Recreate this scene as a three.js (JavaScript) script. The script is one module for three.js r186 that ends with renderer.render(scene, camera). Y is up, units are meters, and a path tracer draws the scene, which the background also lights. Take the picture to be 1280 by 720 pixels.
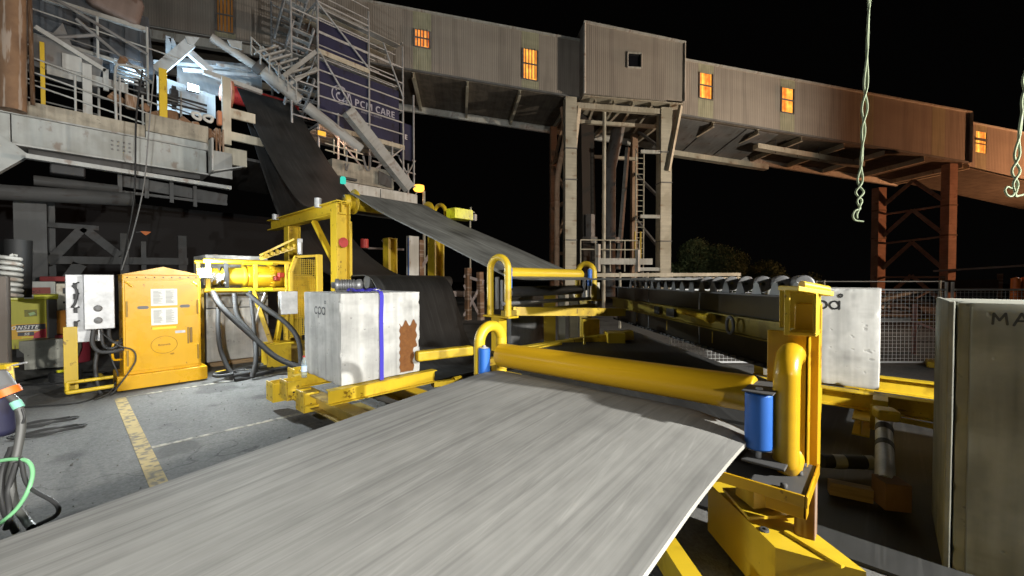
import * as THREE from 'three';
import { RoundedBoxGeometry } from 'three/addons/geometries/RoundedBoxGeometry.js';
import { mergeGeometries } from 'three/addons/utils/BufferGeometryUtils.js';

// ------------------------------------------------------------------ camera, sky, exposure
const scene = new THREE.Scene();
const camera = new THREE.PerspectiveCamera(70.44, 16 / 9, 0.05, 900);
// the yard lies square to X and Z; the photographer looks across it, 42.5 degrees off the X axis
camera.position.set(0, 2.1, 0);
camera.lookAt(73.73, 2.1 - 1.96, -67.56);
camera.updateMatrixWorld();
const renderer = new THREE.WebGLRenderer({ antialias: true });
renderer.setSize(1024, 576);
renderer.toneMapping = THREE.LinearToneMapping;
renderer.toneMappingExposure = 1;
renderer.shadowMap.enabled = true;
{ // night sky: almost black, a trace of town glow near the horizon
  const w = 64, h = 32, d = new Float32Array(w * h * 4);
  for (let y = 0; y < h; y++) for (let x = 0; x < w; x++) {
    const up = Math.max(0, (y / (h - 1) - 0.5) * 2), g = 0.0006 + 0.0006 * Math.exp(-up * 5);
    d.set([g * 1.1, g, g * 0.95, 1], (y * w + x) * 4);
  }
  const t = new THREE.DataTexture(d, w, h, THREE.RGBAFormat, THREE.FloatType);
  t.mapping = THREE.EquirectangularReflectionMapping; t.magFilter = THREE.LinearFilter; t.needsUpdate = true;
  scene.background = t; scene.environment = t; scene.environmentIntensity = 1;
}

// ------------------------------------------------------------------ helpers
let seed = 20240607;
const rnd = () => ((seed = (seed * 1664525 + 1013904223) >>> 0) / 4294967296);
const V = (p) => new THREE.Vector3(p[0], p[1], p[2]);
const names = {};
const numbered = (n) => { const k = names[n] = (names[n] ?? -1) + 1; return k ? `${n}_${String(k).padStart(3, '0')}` : n; };
function tag(o, label, category, group, kind) {
  if (label) o.userData.label = label;
  if (category) o.userData.category = category;
  if (group) o.userData.group = group;
  if (kind) o.userData.kind = kind;
  return o;
}
function thing(name, label, category, pos = [0, 0, 0], turn = 0, group) {
  const g = new THREE.Group(); g.name = numbered(name); g.position.set(...pos); g.rotation.y = turn;
  scene.add(g); g.updateMatrixWorld(true);
  return tag(g, label, category, group);
}
// texture coordinates in metres from the dominant side of each face
function uvMetres(g) {
  if (g.index) g = g.toNonIndexed();
  const p = g.attributes.position, n = g.attributes.normal, uv = new Float32Array(p.count * 2), ox = rnd() * 7, oy = rnd() * 7;
  for (let i = 0; i < p.count; i += 3) {
    const a = [0, 0, 0];
    for (let k = 0; k < 3; k++) { a[0] += n.getX(i + k); a[1] += n.getY(i + k); a[2] += n.getZ(i + k); }
    const ax = Math.abs(a[0]), ay = Math.abs(a[1]), az = Math.abs(a[2]);
    for (let k = i; k < i + 3; k++) {
      const q = [p.getX(k), p.getY(k), p.getZ(k)];
      const [u, v] = ax >= ay && ax >= az ? [q[2], q[1]] : ay >= az ? [q[0], q[2]] : [q[0], q[1]];
      uv[2 * k] = u + ox; uv[2 * k + 1] = v + oy;
    }
  }
  g.setAttribute('uv', new THREE.BufferAttribute(uv, 2));
  for (const k of Object.keys(g.attributes)) if (!['position', 'normal', 'uv'].includes(k)) g.deleteAttribute(k);
  g.morphAttributes = {};
  return g;
}
const boxGeo = (x, y, z, b = 0) => uvMetres(b ? new RoundedBoxGeometry(x, y, z, 1, Math.min(b, x / 2.1, y / 2.1, z / 2.1)) : new THREE.BoxGeometry(x, y, z));
// rotation whose X axis runs along d; its Y axis stays as near to upright as it can
function alongX(d, upHint = [0, 1, 0]) {
  const x = d.clone().normalize(); let up = V(upHint);
  if (Math.abs(x.dot(up)) > 0.98) up = new THREE.Vector3(1, 0, 0);
  if (Math.abs(x.dot(up)) > 0.98) up = new THREE.Vector3(0, 0, 1);
  const z = x.clone().cross(up).normalize(), y = z.clone().cross(x);
  return new THREE.Matrix4().makeBasis(x, y, z);
}
// cast concrete: arrises worn and chipped, faces slightly uneven
function wornBox(a, b, wear = 0.014) {
  const s = a.map((v, i) => Math.abs(v - b[i])), c = a.map((v, i) => (v + b[i]) / 2), n = s.map((v) => Math.max(2, Math.round(v / 0.035)));
  const g = new THREE.BoxGeometry(s[0], s[1], s[2], n[0], n[1], n[2]), p = g.attributes.position, k = rnd() * 50;
  for (let i = 0; i < p.count; i++) {
    const q = [p.getX(i), p.getY(i), p.getZ(i)], d = q.map((v, j) => s[j] / 2 - Math.abs(v)), e = [...d].sort((x, y) => x - y)[1];
    const m = q.map((v) => v + k), w = vn(m[0] * 9 + m[1] * 9, m[2] * 9 + m[1] * 5, 64, 64, 1), w2 = vn(m[0] * 3 + m[1] * 4, m[2] * 3 - m[1] * 2, 64, 64, 2);
    const cut = e < 0.02 ? wear * (0.35 + 0.8 * w + (w > 0.82 ? 1.6 : 0)) : e < 0.06 && w > 0.86 ? wear * 0.5 : 0;
    p.setXYZ(i, ...q.map((v, j) => { const near = d[j] < 0.02; return v - Math.sign(v) * (near ? cut * 0.7 + 0.004 * w2 : 0) + c[j]; }));
  }
  g.computeVertexNormals(); return uvMetres(g);
}
class Bag { // collects pieces given in world metres and merges them into ONE named mesh
  constructor() { this.g = []; }
  add(g, m) { g = g.index ? g.toNonIndexed() : g; if (m) g.applyMatrix4(m); for (const k of Object.keys(g.attributes)) if (!['position', 'normal', 'uv'].includes(k)) g.deleteAttribute(k); this.g.push(g); return this; }
  box(c, s, o = {}) {
    const m = new THREE.Matrix4().makeRotationFromEuler(new THREE.Euler(o.rx || 0, o.ry || 0, o.rz || 0, 'YXZ')).setPosition(...c);
    return this.add(boxGeo(s[0], s[1], s[2], o.b ?? 0.006), m);
  }
  span(a, b, o) { return this.box(a.map((v, i) => (v + b[i]) / 2), a.map((v, i) => Math.abs(v - b[i])), o); } // corner to corner
  bar(p, q, h, w, o = {}) { // rectangular bar, h upright, w sideways
    const a = V(p), b = V(q), d = b.clone().sub(a);
    return this.add(boxGeo(d.length(), h, w, o.b ?? 0), alongX(d, o.up).setPosition(a.add(b).multiplyScalar(0.5)));
  }
  ibeam(p, q, h, w, t = 0.014, up = [0, 1, 0]) {
    const a = V(p), b = V(q), d = b.clone().sub(a), L = d.length(), M = () => alongX(d, up).setPosition(a.clone().add(b).multiplyScalar(0.5));
    for (const [x, y, z, dy] of [[L, t, w, h / 2 - t / 2], [L, t, w, -h / 2 + t / 2], [L, h - 2 * t, t * 0.8, 0]]) this.add(boxGeo(x, y, z), M().multiply(new THREE.Matrix4().makeTranslation(0, dy, 0)));
    return this;
  }
  tube(p, q, r, seg = 10, r2 = r) {
    const a = V(p), b = V(q), d = b.clone().sub(a), L = d.length();
    const g = new THREE.CylinderGeometry(r2, r, L, seg, 1); scaleUV(g, 2 * Math.PI * r, L);
    g.rotateZ(-Math.PI / 2);
    return this.add(g, alongX(d).setPosition(a.add(b).multiplyScalar(0.5)));
  }
  pipe(pts, r, n = 0, seg = 10, closed = false, kind = 'catmullrom', tension = 0.5) {
    const c = new THREE.CatmullRomCurve3(pts.map(V), closed, kind, tension), L = c.getLength();
    const g = new THREE.TubeGeometry(c, n || Math.max(6, pts.length * 6), r, seg, closed); scaleUV(g, L, 2 * Math.PI * r);
    return this.add(g);
  }
  lathe(c, prof, seg = 20, axis = [0, 1, 0]) { // prof: [radius, height along axis]
    const g = new THREE.LatheGeometry(prof.map(([r, y]) => new THREE.Vector2(r, y)), seg); scaleUV(g, 1, 1);
    g.rotateZ(-Math.PI / 2);
    return this.add(g, alongX(V(axis)).setPosition(...c));
  }
  plate(pts, n, t) { // flat polygon (world points) thickened by t along its normal, on the side that n points to
    const nw = [0, 0, 0]; pts.forEach((a, i) => { const b = pts[(i + 1) % pts.length]; nw[0] += (a[1] - b[1]) * (a[2] + b[2]); nw[1] += (a[2] - b[2]) * (a[0] + b[0]); nw[2] += (a[0] - b[0]) * (a[1] + b[1]); });
    const N = V(nw).normalize(); if (N.dot(V(n)) < 0) N.negate();
    const o = V(pts[0]); let x = V(pts[1]).sub(o); x.addScaledVector(N, -x.dot(N)).normalize();
    const y = N.clone().cross(x);
    const s = new THREE.Shape(pts.map((p) => { const d = V(p).sub(o); return new THREE.Vector2(d.dot(x), d.dot(y)); }));
    const g = uvMetres(new THREE.ExtrudeGeometry(s, { depth: t, bevelEnabled: false }));
    return this.add(g, new THREE.Matrix4().makeBasis(x, y, N).setPosition(o));
  }
  each(name, mat, parent) { const all = this.g; let m; for (const g of all) { this.g = [g]; m = this.build(name, mat, parent); } return m; } // every piece a part of its own
  build(name, mat, parent, label) {
    const g = mergeGeometries(this.g, false); this.g = [];
    const m = new THREE.Mesh(g, mat); m.castShadow = m.receiveShadow = true;
    if (parent) { let t = parent; while (t.parent && t.parent !== scene) t = t.parent; t.updateMatrixWorld(true); parent.updateMatrixWorld(true); g.applyMatrix4(parent.matrixWorld.clone().invert()); parent.add(m); m.name = name; if (label) m.userData.label = label; }
    else { m.name = numbered(name); scene.add(m); }
    return m;
  }
}
function scaleUV(g, a, b) { const uv = g.attributes.uv, ox = rnd() * 5, oy = rnd() * 5; for (let i = 0; i < uv.count; i++) uv.setXY(i, uv.getX(i) * a + ox, uv.getY(i) * b + oy); return g; }
const bag = () => new Bag();
const lerp3 = (a, b, t) => a.map((v, i) => v + (b[i] - v) * t);
// a belt or strap: a path of points, a sideways vector, a thickness
function ribbon(path, side, half, thick, o = {}) {
  const P = o.raw ? path.map(V) : new THREE.CatmullRomCurve3(path.map(V), false, 'centripetal').getSpacedPoints(o.n || 60), nx = o.across || 8, S = V(side).normalize();
  const pos = [], uv = [], idx = []; let L = 0;
  const top = P.map((p, i) => { const t = P[Math.min(i + 1, P.length - 1)].clone().sub(P[Math.max(i - 1, 0)]); return S.clone().cross(t).normalize(); });
  for (const f of [0, 1]) { L = 0;
    for (let i = 0; i < P.length; i++) { if (i) L += P[i].distanceTo(P[i - 1]);
      for (let j = 0; j <= nx; j++) { const a = (j / nx) * 2 - 1, q = P[i].clone().addScaledVector(S, a * half); q.y += o.curl ? o.curl(i / (P.length - 1), a) : 0; if (f) q.addScaledVector(top[i], -thick); pos.push(q.x, q.y, q.z); uv.push(L, a * half); } } }
  const A = (f, i, j) => f * P.length * (nx + 1) + i * (nx + 1) + j;
  for (let i = 0; i + 1 < P.length; i++) for (let j = 0; j < nx; j++) {
    idx.push(A(0, i, j), A(0, i, j + 1), A(0, i + 1, j), A(0, i + 1, j), A(0, i, j + 1), A(0, i + 1, j + 1));
    idx.push(A(1, i, j), A(1, i + 1, j), A(1, i, j + 1), A(1, i + 1, j), A(1, i + 1, j + 1), A(1, i, j + 1));
  }
  const g = new THREE.BufferGeometry(); g.setAttribute('position', new THREE.Float32BufferAttribute(pos, 3)); g.setAttribute('uv', new THREE.Float32BufferAttribute(uv, 2)); g.setIndex(idx); g.computeVertexNormals();
  // the two long edges and the ends
  const e = [], eu = [], quad = (a, b, c, d) => { for (const k of [a, b, c, b, d, c]) { e.push(pos[3 * k], pos[3 * k + 1], pos[3 * k + 2]); eu.push(uv[2 * k], uv[2 * k + 1]); } };
  for (let i = 0; i + 1 < P.length; i++) { quad(A(0, i, nx), A(1, i, nx), A(0, i + 1, nx), A(1, i + 1, nx)); quad(A(0, i + 1, 0), A(1, i + 1, 0), A(0, i, 0), A(1, i, 0)); }
  for (let j = 0; j < nx; j++) { const z = P.length - 1; quad(A(0, 0, j), A(1, 0, j), A(0, 0, j + 1), A(1, 0, j + 1)); quad(A(0, z, j), A(1, z, j), A(0, z, j + 1), A(1, z, j + 1)); }
  const eg = new THREE.BufferGeometry(); eg.setAttribute('position', new THREE.Float32BufferAttribute(e, 3)); eg.setAttribute('uv', new THREE.Float32BufferAttribute(eu, 2)); eg.computeVertexNormals();
  return [g, eg];
}

// ------------------------------------------------------------------ textures
function lattice(n, s) { let q = s * 7919 + 17; const a = new Float32Array(n * n); for (let i = 0; i < n * n; i++) { q = (Math.imul(q, 1664525) + 1013904223) >>> 0; q ^= q >>> 13; a[i] = ((Math.imul(q, 2246822519) >>> 0) / 4294967296); } return a; }
const LAT = [1, 2, 3, 4].map((s) => lattice(64, s));
function vn(x, y, px, py, k) { // tiling value noise
  const xi = Math.floor(x), yi = Math.floor(y), fx = x - xi, fy = y - yi, sx = fx * fx * (3 - 2 * fx), sy = fy * fy * (3 - 2 * fy), L = LAT[k & 3], off = k * 131;
  const at = (a, b) => L[((((a % px) + px) % px) * 37 + (((b % py) + py) % py) * 101 + off) & 4095];
  const t = at(xi, yi) * (1 - sx) + at(xi + 1, yi) * sx, u = at(xi, yi + 1) * (1 - sx) + at(xi + 1, yi + 1) * sx;
  return t * (1 - sy) + u * sy;
}
function fbm(u, v, fx, fy, oct, k) { let s = 0, a = 0.5, n = 0; for (let i = 0; i < oct; i++) { s += a * vn(u * fx, v * fy, fx, fy, k + i); n += a; a *= 0.55; fx *= 2; fy *= 2; } return s / n; }
const toS = (c) => 255 * (c <= 0.0031308 ? 12.92 * c : 1.055 * Math.pow(Math.min(1, c), 1 / 2.4) - 0.055);
const mix = (a, b, t) => a.map((v, i) => v + (b[i] - v) * t), ss = (a, b, x) => { const t = Math.min(1, Math.max(0, (x - a) / (b - a))); return t * t * (3 - 2 * t); };
function tex(n, fn, metres, my = metres, linear = false) {
  const d = new Uint8Array(n * n * 4);
  for (let y = 0; y < n; y++) for (let x = 0; x < n; x++) { const c = fn(x / n, y / n), o = (y * n + x) * 4; for (let k = 0; k < 3; k++) d[o + k] = linear ? 255 * Math.min(1, Math.max(0, c[k])) : toS(Math.max(0, c[k])); d[o + 3] = 255; }
  const t = new THREE.DataTexture(d, n, n); t.wrapS = t.wrapT = THREE.RepeatWrapping; t.magFilter = THREE.LinearFilter; t.minFilter = THREE.LinearMipmapLinearFilter; t.generateMipmaps = true;
  if (!linear) t.colorSpace = THREE.SRGBColorSpace; t.repeat.set(1 / metres, 1 / my); t.needsUpdate = true; return t;
}
const g3 = (x) => [x, x, x];
const T = {
  concrete: tex(512, (u, v) => { const a = fbm(u, v, 3, 3, 6, 1), b = fbm(u, v, 24, 2, 4, 5), p = fbm(u, v, 32, 32, 3, 9), s = fbm(u, v, 6, 5, 4, 14); let c = 0.355 + 0.3 * (a - 0.5) + 0.2 * (b - 0.5) + 0.05 * (p - 0.5); c *= 1 - 0.3 * ss(0.78, 0.86, p) - 0.16 * ss(0.55, 0.72, s); c *= 1 - 0.14 * ss(0.5, 0.75, fbm(u, v, 2, 9, 5, 3)); return [c, c * 0.995, c * 0.95]; }, 1.9),
  concreteBump: tex(256, (u, v) => g3(0.6 + 0.3 * (fbm(u, v, 8, 8, 5, 3) - 0.5) - 0.5 * ss(0.76, 0.84, fbm(u, v, 32, 32, 3, 9))), 1.9, 1.9, true),
  asphalt: tex(2048, (u, v) => { const a = fbm(u, v, 6, 6, 6, 2), s = vn(u * 900, v * 900, 900, 900, 7), s2 = vn(u * 420, v * 420, 420, 420, 3), st = fbm(u, v, 14, 11, 5, 11), l = fbm(u, v, 40, 7, 4, 6), cr = Math.abs(fbm(u, v, 5, 5, 5, 13) - 0.5); let c = 0.115 - 0.05 * ss(0.004, 0.0015, cr) + 0.03 * ss(0.62, 0.7, fbm(u, v, 3, 3, 3, 6)) + 0.07 * (a - 0.5) + 0.05 * (s - 0.5) + 0.03 * (s2 - 0.5) + 0.035 * (l - 0.5); c *= 1 - 0.5 * ss(0.6, 0.72, st); return [c * 1.01, c, c * 0.96]; }, 13),
  asphaltBump: tex(512, (u, v) => g3(0.5 + 0.5 * (vn(u * 256, v * 256, 256, 256, 1) - 0.5) + 0.3 * (fbm(u, v, 32, 32, 3, 2) - 0.5)), 1.7, 1.7, true),
  beltGrey: tex(1024, (u, v) => { const w = v + 0.006 * (fbm(u, v, 3, 3, 3, 2) - 0.5), a = fbm(u, w, 2, 210, 3, 3), b = fbm(u, w, 3, 75, 4, 8), dust = fbm(u, v, 40, 40, 4, 5), c0 = fbm(u, v, 5, 4, 5, 12), f = fbm(u, w, 6, 250, 2, 6), k = ss(0.63, 0.74, fbm(u, w, 1, 60, 3, 13)); const sc = ss(0.66, 0.74, fbm((u * 3 + v) , (v * 3 - u), 3, 40, 3, 5)); let c = 0.215 + 0.045 * (a - 0.5) + 0.055 * (b - 0.5) + 0.15 * (c0 - 0.5) + 0.05 * (f - 0.5) + 0.06 * (dust - 0.5) + 0.03 * sc; c *= 1 - 0.22 * k * fbm(u, v, 4, 6, 3, 1) * 1.4; return [c * 1.01, c, c * 0.94]; }, 5.5, 2.4),
  beltBlack: tex(512, (u, v) => { const a = fbm(u, v, 2, 40, 4, 3), b = fbm(u, v, 5, 5, 5, 8), c = 0.021 + 0.02 * (a - 0.5) + 0.035 * (b - 0.5) + 0.012 * ss(0.62, 0.7, fbm(u, v, 3, 60, 3, 5)); return [c, c * 1.02, c * 1.0]; }, 4, 2.3),
  paint: tex(512, (u, v) => { const a = fbm(u, v, 3, 3, 5, 4), st = fbm(u, v, 28, 2, 4, 9), chip = ss(0.7, 0.74, fbm(u, v, 26, 26, 5, 2)) * ss(0.46, 0.58, fbm(u, v, 3, 3, 3, 9)), d = ss(0.56, 0.74, fbm(u, v, 5, 4, 5, 7)); let c = g3(0.9 + 0.2 * (a - 0.5) + 0.14 * (st - 0.5)); c = mix(c, [0.36, 0.3, 0.24], d * 0.55); return mix(c, [0.16, 0.1, 0.07], chip * 0.8); }, 1.6),
  steel: tex(512, (u, v) => { const a = fbm(u, v, 4, 4, 5, 6), st = fbm(u, v, 30, 2, 4, 3), r = ss(0.64, 0.78, fbm(u, v, 9, 6, 5, 10)), d = ss(0.52, 0.75, fbm(u, v, 3, 3, 5, 1)); let c = g3(0.86 + 0.28 * (a - 0.5) + 0.25 * (st - 0.5)); c = mix(c, [0.5, 0.46, 0.4], d * 0.45); return mix(c, [0.34, 0.15, 0.06], r * 0.5); }, 2.6),
  rust: tex(512, (u, v) => { const a = fbm(u, v, 5, 4, 6, 3), b = fbm(u, v, 24, 3, 4, 8); let c = mix([0.09, 0.045, 0.025], [0.3, 0.17, 0.09], a * 1.1); c = mix(c, [0.4, 0.33, 0.27], ss(0.55, 0.7, b) * 0.6); return c; }, 2.2),
  clad: tex(512, (u, v) => { const a = fbm(u, v, 2, 4, 5, 6), st = fbm(u, v, 60, 1, 4, 3), s2 = fbm(u, v, 20, 1, 3, 8); const c = 0.48 + 0.16 * (a - 0.5) + 0.07 * (st - 0.5) - 0.09 * ss(0.55, 0.8, s2); return [c, c * 0.97, c * 0.93]; }, 9, 5),
  galv: tex(256, (u, v) => { const a = fbm(u, v, 6, 6, 5, 6), b = fbm(u, v, 20, 20, 3, 2), c = 0.46 + 0.22 * (a - 0.5) + 0.12 * (b - 0.5); return [c, c * 1.01, c * 1.02]; }, 0.9),
  wood: tex(256, (u, v) => { const b = fbm(u, v, 3, 40, 4, 4); return mix([0.2, 0.13, 0.07], [0.42, 0.3, 0.17], b); }, 0.8),
  roughVar: tex(256, (u, v) => [1, 0.55 + 0.45 * fbm(u, v, 5, 5, 5, 7), 1], 1.3, 1.3, true),
};
const std = (o) => new THREE.MeshStandardMaterial({ roughness: 0.7, metalness: 0, side: THREE.DoubleSide, ...o, color: o.color instanceof Array ? new THREE.Color().setRGB(...o.color) : o.color ?? new THREE.Color(1, 1, 1) });
const paint = (c, r = 0.58) => std({ color: c, map: T.paint, roughness: r, roughnessMap: T.roughVar });
const steel = (c, r = 0.7) => std({ color: c, map: T.steel, roughness: r });
const M = {
  concrete: std({ map: T.concrete, roughness: 0.92, bumpMap: T.concreteBump, bumpScale: 0.006, color: [1.25, 1.25, 1.25] }),
  concreteDark: std({ map: T.concrete, roughness: 0.95, bumpMap: T.concreteBump, bumpScale: 0.002, color: [0.66, 0.67, 0.59] }),
  asphalt: std({ map: T.asphalt, roughness: 0.88, bumpMap: T.asphaltBump, bumpScale: 0.004 }),
  beltGrey: std({ map: T.beltGrey, roughness: 0.75 }), beltEdge: std({ color: [0.3, 0.29, 0.26], roughness: 0.8 }),
  beltBlack: std({ map: T.beltBlack, roughness: 0.62 }),
  yellow: paint([0.66, 0.45, 0.022]), golden: std({ color: [0.64, 0.37, 0.012], map: T.paint, roughness: 0.42, roughnessMap: T.roughVar }), lime: paint([0.75, 0.74, 0.02], 0.45),
  cabinet: std({ color: [0.72, 0.385, 0.006], map: tex(512, (u, v) => { const a = fbm(u, v, 3, 3, 5, 4), s = fbm(u, v, 30, 2, 3, 9), k = ss(0.8, 0.84, fbm(u, v, 20, 20, 4, 6)); return mix(g3(0.95 + 0.1 * (a - 0.5) + 0.06 * (s - 0.5)), [0.3, 0.2, 0.1], k * 0.7); }, 2.1), roughness: 0.38, roughnessMap: T.roughVar }),
  blue: std({ color: [0.02, 0.13, 0.5], map: T.paint, roughness: 0.5 }), navy: std({ color: [0.024, 0.025, 0.075], roughness: 0.7, map: T.steel }), strap: std({ color: [0.05, 0.04, 0.42], roughness: 0.85 }),
  white: steel([0.62, 0.62, 0.58]), cream: steel([0.6, 0.56, 0.45]), grey: steel([0.42, 0.43, 0.42]), dark: steel([0.07, 0.07, 0.07]), mid: steel([0.2, 0.2, 0.2]),
  iron: std({ color: [0.03, 0.03, 0.032], map: T.steel, roughness: 0.55, metalness: 0.3 }), galv: std({ map: T.galv, roughness: 0.5, metalness: 0.35 }), galvDark: std({ map: T.galv, color: [0.5, 0.5, 0.5], roughness: 0.45, metalness: 0.6 }),
  rust: std({ map: T.rust, roughness: 0.9 }), rubber: std({ color: [0.018, 0.018, 0.018], roughness: 0.6 }), greenHose: std({ color: [0.2, 0.5, 0.24], roughness: 0.5 }), orange: std({ color: [0.8, 0.17, 0.02], roughness: 0.5 }), red: std({ color: [0.42, 0.03, 0.025], map: T.paint, roughness: 0.5 }),
  rope: std({ color: [0.24, 0.28, 0.18], roughness: 0.9 }), wood: std({ map: T.wood, roughness: 0.85 }), black: std({ color: [0.01, 0.01, 0.01], roughness: 0.6 }), paper: std({ color: [0.8, 0.8, 0.78], roughness: 0.6 }),
  clad: std({ map: T.clad, roughness: 0.75, color: [0.8, 0.73, 0.66] }), cladPale: std({ map: T.clad, roughness: 0.55, color: [0.95, 0.95, 0.7] }),
  blueSteel: steel([0.5, 0.56, 0.6]), cable: std({ color: [0.035, 0.035, 0.035], roughness: 0.6 }),
};
const glow = (c, s) => new THREE.MeshStandardMaterial({ color: 0x000000, emissive: new THREE.Color().setRGB(...c), emissiveIntensity: s, roughness: 1 });
function decal(name, w, h, px, draw, pos, ry, parent, rough = 0.7) { // flat print, lettering or label, a few mm proud of what carries it
  const c = document.createElement('canvas'); c.width = px; c.height = Math.round(px * h / w);
  const x = c.getContext('2d'); draw(x, c.width, c.height);
  const t = new THREE.CanvasTexture(c); t.colorSpace = THREE.SRGBColorSpace;
  const m = new THREE.Mesh(new THREE.PlaneGeometry(w, h), new THREE.MeshStandardMaterial({ map: t, transparent: true, roughness: rough, side: THREE.DoubleSide }));
  m.position.set(...pos); m.rotation.y = ry; m.name = name; m.updateMatrixWorld(true);
  parent.updateMatrixWorld(true); m.applyMatrix4(parent.matrixWorld.clone().invert()); parent.add(m); return m;
}

// ------------------------------------------------------------------ lamps
function spot(color, cd, at, to, angle, pen, radius, parent) {
  const l = new THREE.SpotLight(new THREE.Color().setRGB(...color), cd, 0, angle, pen, 2);
  l.castShadow = true; l.shadow.radius = radius; l.shadow.mapSize.set(1024, 1024);
  l.position.set(...at); l.target.position.set(...to); scene.add(l, l.target); return l;
}
function bulb(color, cd, at, radius = 4) { const l = new THREE.PointLight(new THREE.Color().setRGB(...color), cd, 0, 2); l.castShadow = true; l.shadow.radius = radius; l.position.set(...at); scene.add(l); return l; }
// a work floodlight on a mast: mast, base, housing, glowing lens, and its light just in front of the lens
function floodlight(label, foot, at, to, color, cd, angle, pen, size = 0.3, show = 6) {
  const t = thing('floodlight', label, 'floodlight', foot);
  bag().tube(foot, [at[0], at[1] - size * 0.6, at[2]], 0.035, 10).build('mast', M.galv, t);
  const b = bag(); for (let k = 0; k < 3; k++) { const a = k * 2.094 + 0.4; b.bar([foot[0], foot[1] + 0.5, foot[2]], [foot[0] + 0.6 * Math.cos(a), foot[1] + 0.02, foot[2] + 0.6 * Math.sin(a)], 0.03, 0.03); } b.build('leg', M.galv, t);
  const d = V(to).sub(V(at)).normalize(), back = V(at).addScaledVector(d, -0.16).toArray(), mid = V(at).addScaledVector(d, -0.04).toArray();
  bag().bar(back, mid, size, size * 1.3).build('housing', M.dark, t);
  bag().bar(mid, V(at).addScaledVector(d, -0.03).toArray(), size * 0.86, size * 1.15).build('lens', glow(color, show), t);
  spot(color, cd, at, to, angle, pen, 5, t);
}
floodlight('tripod floodlight on a tall mast behind the tall concrete block', [4.25, 0, 5.8], [4.2, 4.1, 5.5], [2.8, 0.8, -4.0], [1, 0.98, 0.92], 500, 1.3, 0.4);
floodlight('tripod floodlight behind the viewer at the left', [-2.3, 0, 6.1], [-2.2, 3.5, 5.8], [0.5, 1.6, -8], [1, 0.98, 0.93], 500, 0.52, 0.5);
floodlight('added tripod fill light, unseen, at the edge of the asphalt beside the cabinets', [-3.4, 0, -6.8], [-3.2, 3.9, -7.0], [1.4, 0.3, -8.8], [0.92, 0.98, 1], 36, 1.1, 0.6);  // fill light put in to lift the left-facing sides
floodlight('mast floodlight aimed up at the covered gallery', [27, 0, 9], [26.6, 6, 8.4], [16, 14, -18], [1, 0.87, 0.7], 1050, 1.0, 0.7, 0.5);
floodlight('sodium floodlight aimed at the far end of the gallery', [50, 0, 18], [49.6, 5, 17.2], [42, 11, 3], [1, 0.44, 0.2], 1400, 1.0, 0.7, 0.5);
floodlight('mast floodlight aimed at the gantry girder', [-9, 0, -8], [-8.6, 7, -8.6], [2.5, 8.2, -18], [0.97, 1, 0.96], 130, 0.62, 0.7, 0.4);

// ------------------------------------------------------------------ ground and markings
{
  const g = new THREE.PlaneGeometry(700, 700, 2, 2); g.rotateX(-Math.PI / 2);
  const uv = g.attributes.uv, p = g.attributes.position; for (let i = 0; i < uv.count; i++) uv.setXY(i, p.getX(i), p.getZ(i));
  const m = new THREE.Mesh(g, M.asphalt); m.receiveShadow = true; m.name = 'ground'; scene.add(m); tag(m, 'dark asphalt yard under everything', 'ground', null, 'structure');
  const wornTex = (base, worn, k) => tex(256, (u, v) => mix(base, worn, ss(0.46, 0.66, 0.6 * fbm(u, v, 48, 48, 4, k) + 0.4 * fbm(u, v, 4, 4, 4, k + 3) + 0.02)), 2.7);
  const wornYellow = std({ map: wornTex([0.4, 0.3, 0.12], [0.15, 0.13, 0.09], 3), roughness: 0.85 });
  const wornWhite = std({ map: wornTex([0.34, 0.32, 0.26], [0.12, 0.12, 0.11], 5), roughness: 0.85 });
  tag(bag().span([0.535, 0.002, -10.0], [0.685, 0.006, -4.2], { b: 0 }).build('yellow_line', wornYellow), 'broad worn yellow line painted on the asphalt', 'painted line', null, 'structure');
  tag(bag().span([0.69, 0.002, -10.06], [5.4, 0.006, -9.97], { b: 0 }).build('white_line', wornWhite), 'thin white line running past the yellow cabinet', 'painted line', null, 'structure');
  tag(bag().span([0.69, 0.002, -6.79], [3.6, 0.006, -6.71], { b: 0 }).build('white_line', wornWhite), 'thin white line running under the concrete cube frame', 'painted line', null, 'structure');
}

{ // loose grit and crumbs on the asphalt
  const g = bag(), R = mulb(5);
  for (let k = 0; k < 420; k++) { const x = -1.5 + 6 * R(), z = -4.5 - 8 * R() * R() - 0.5, s = 0.006 + 0.014 * R() * R(); g.add(uvMetres(new THREE.TetrahedronGeometry(s)), new THREE.Matrix4().makeRotationFromEuler(new THREE.Euler(R() * 6, R() * 6, R() * 6)).setPosition(x, s * 0.4, z)); }
  tag(g.build('gravel', std({ color: [0.16, 0.155, 0.145], roughness: 0.95 })), 'loose grit and crumbs scattered on the asphalt', 'grit', null, 'stuff');
}
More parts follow.
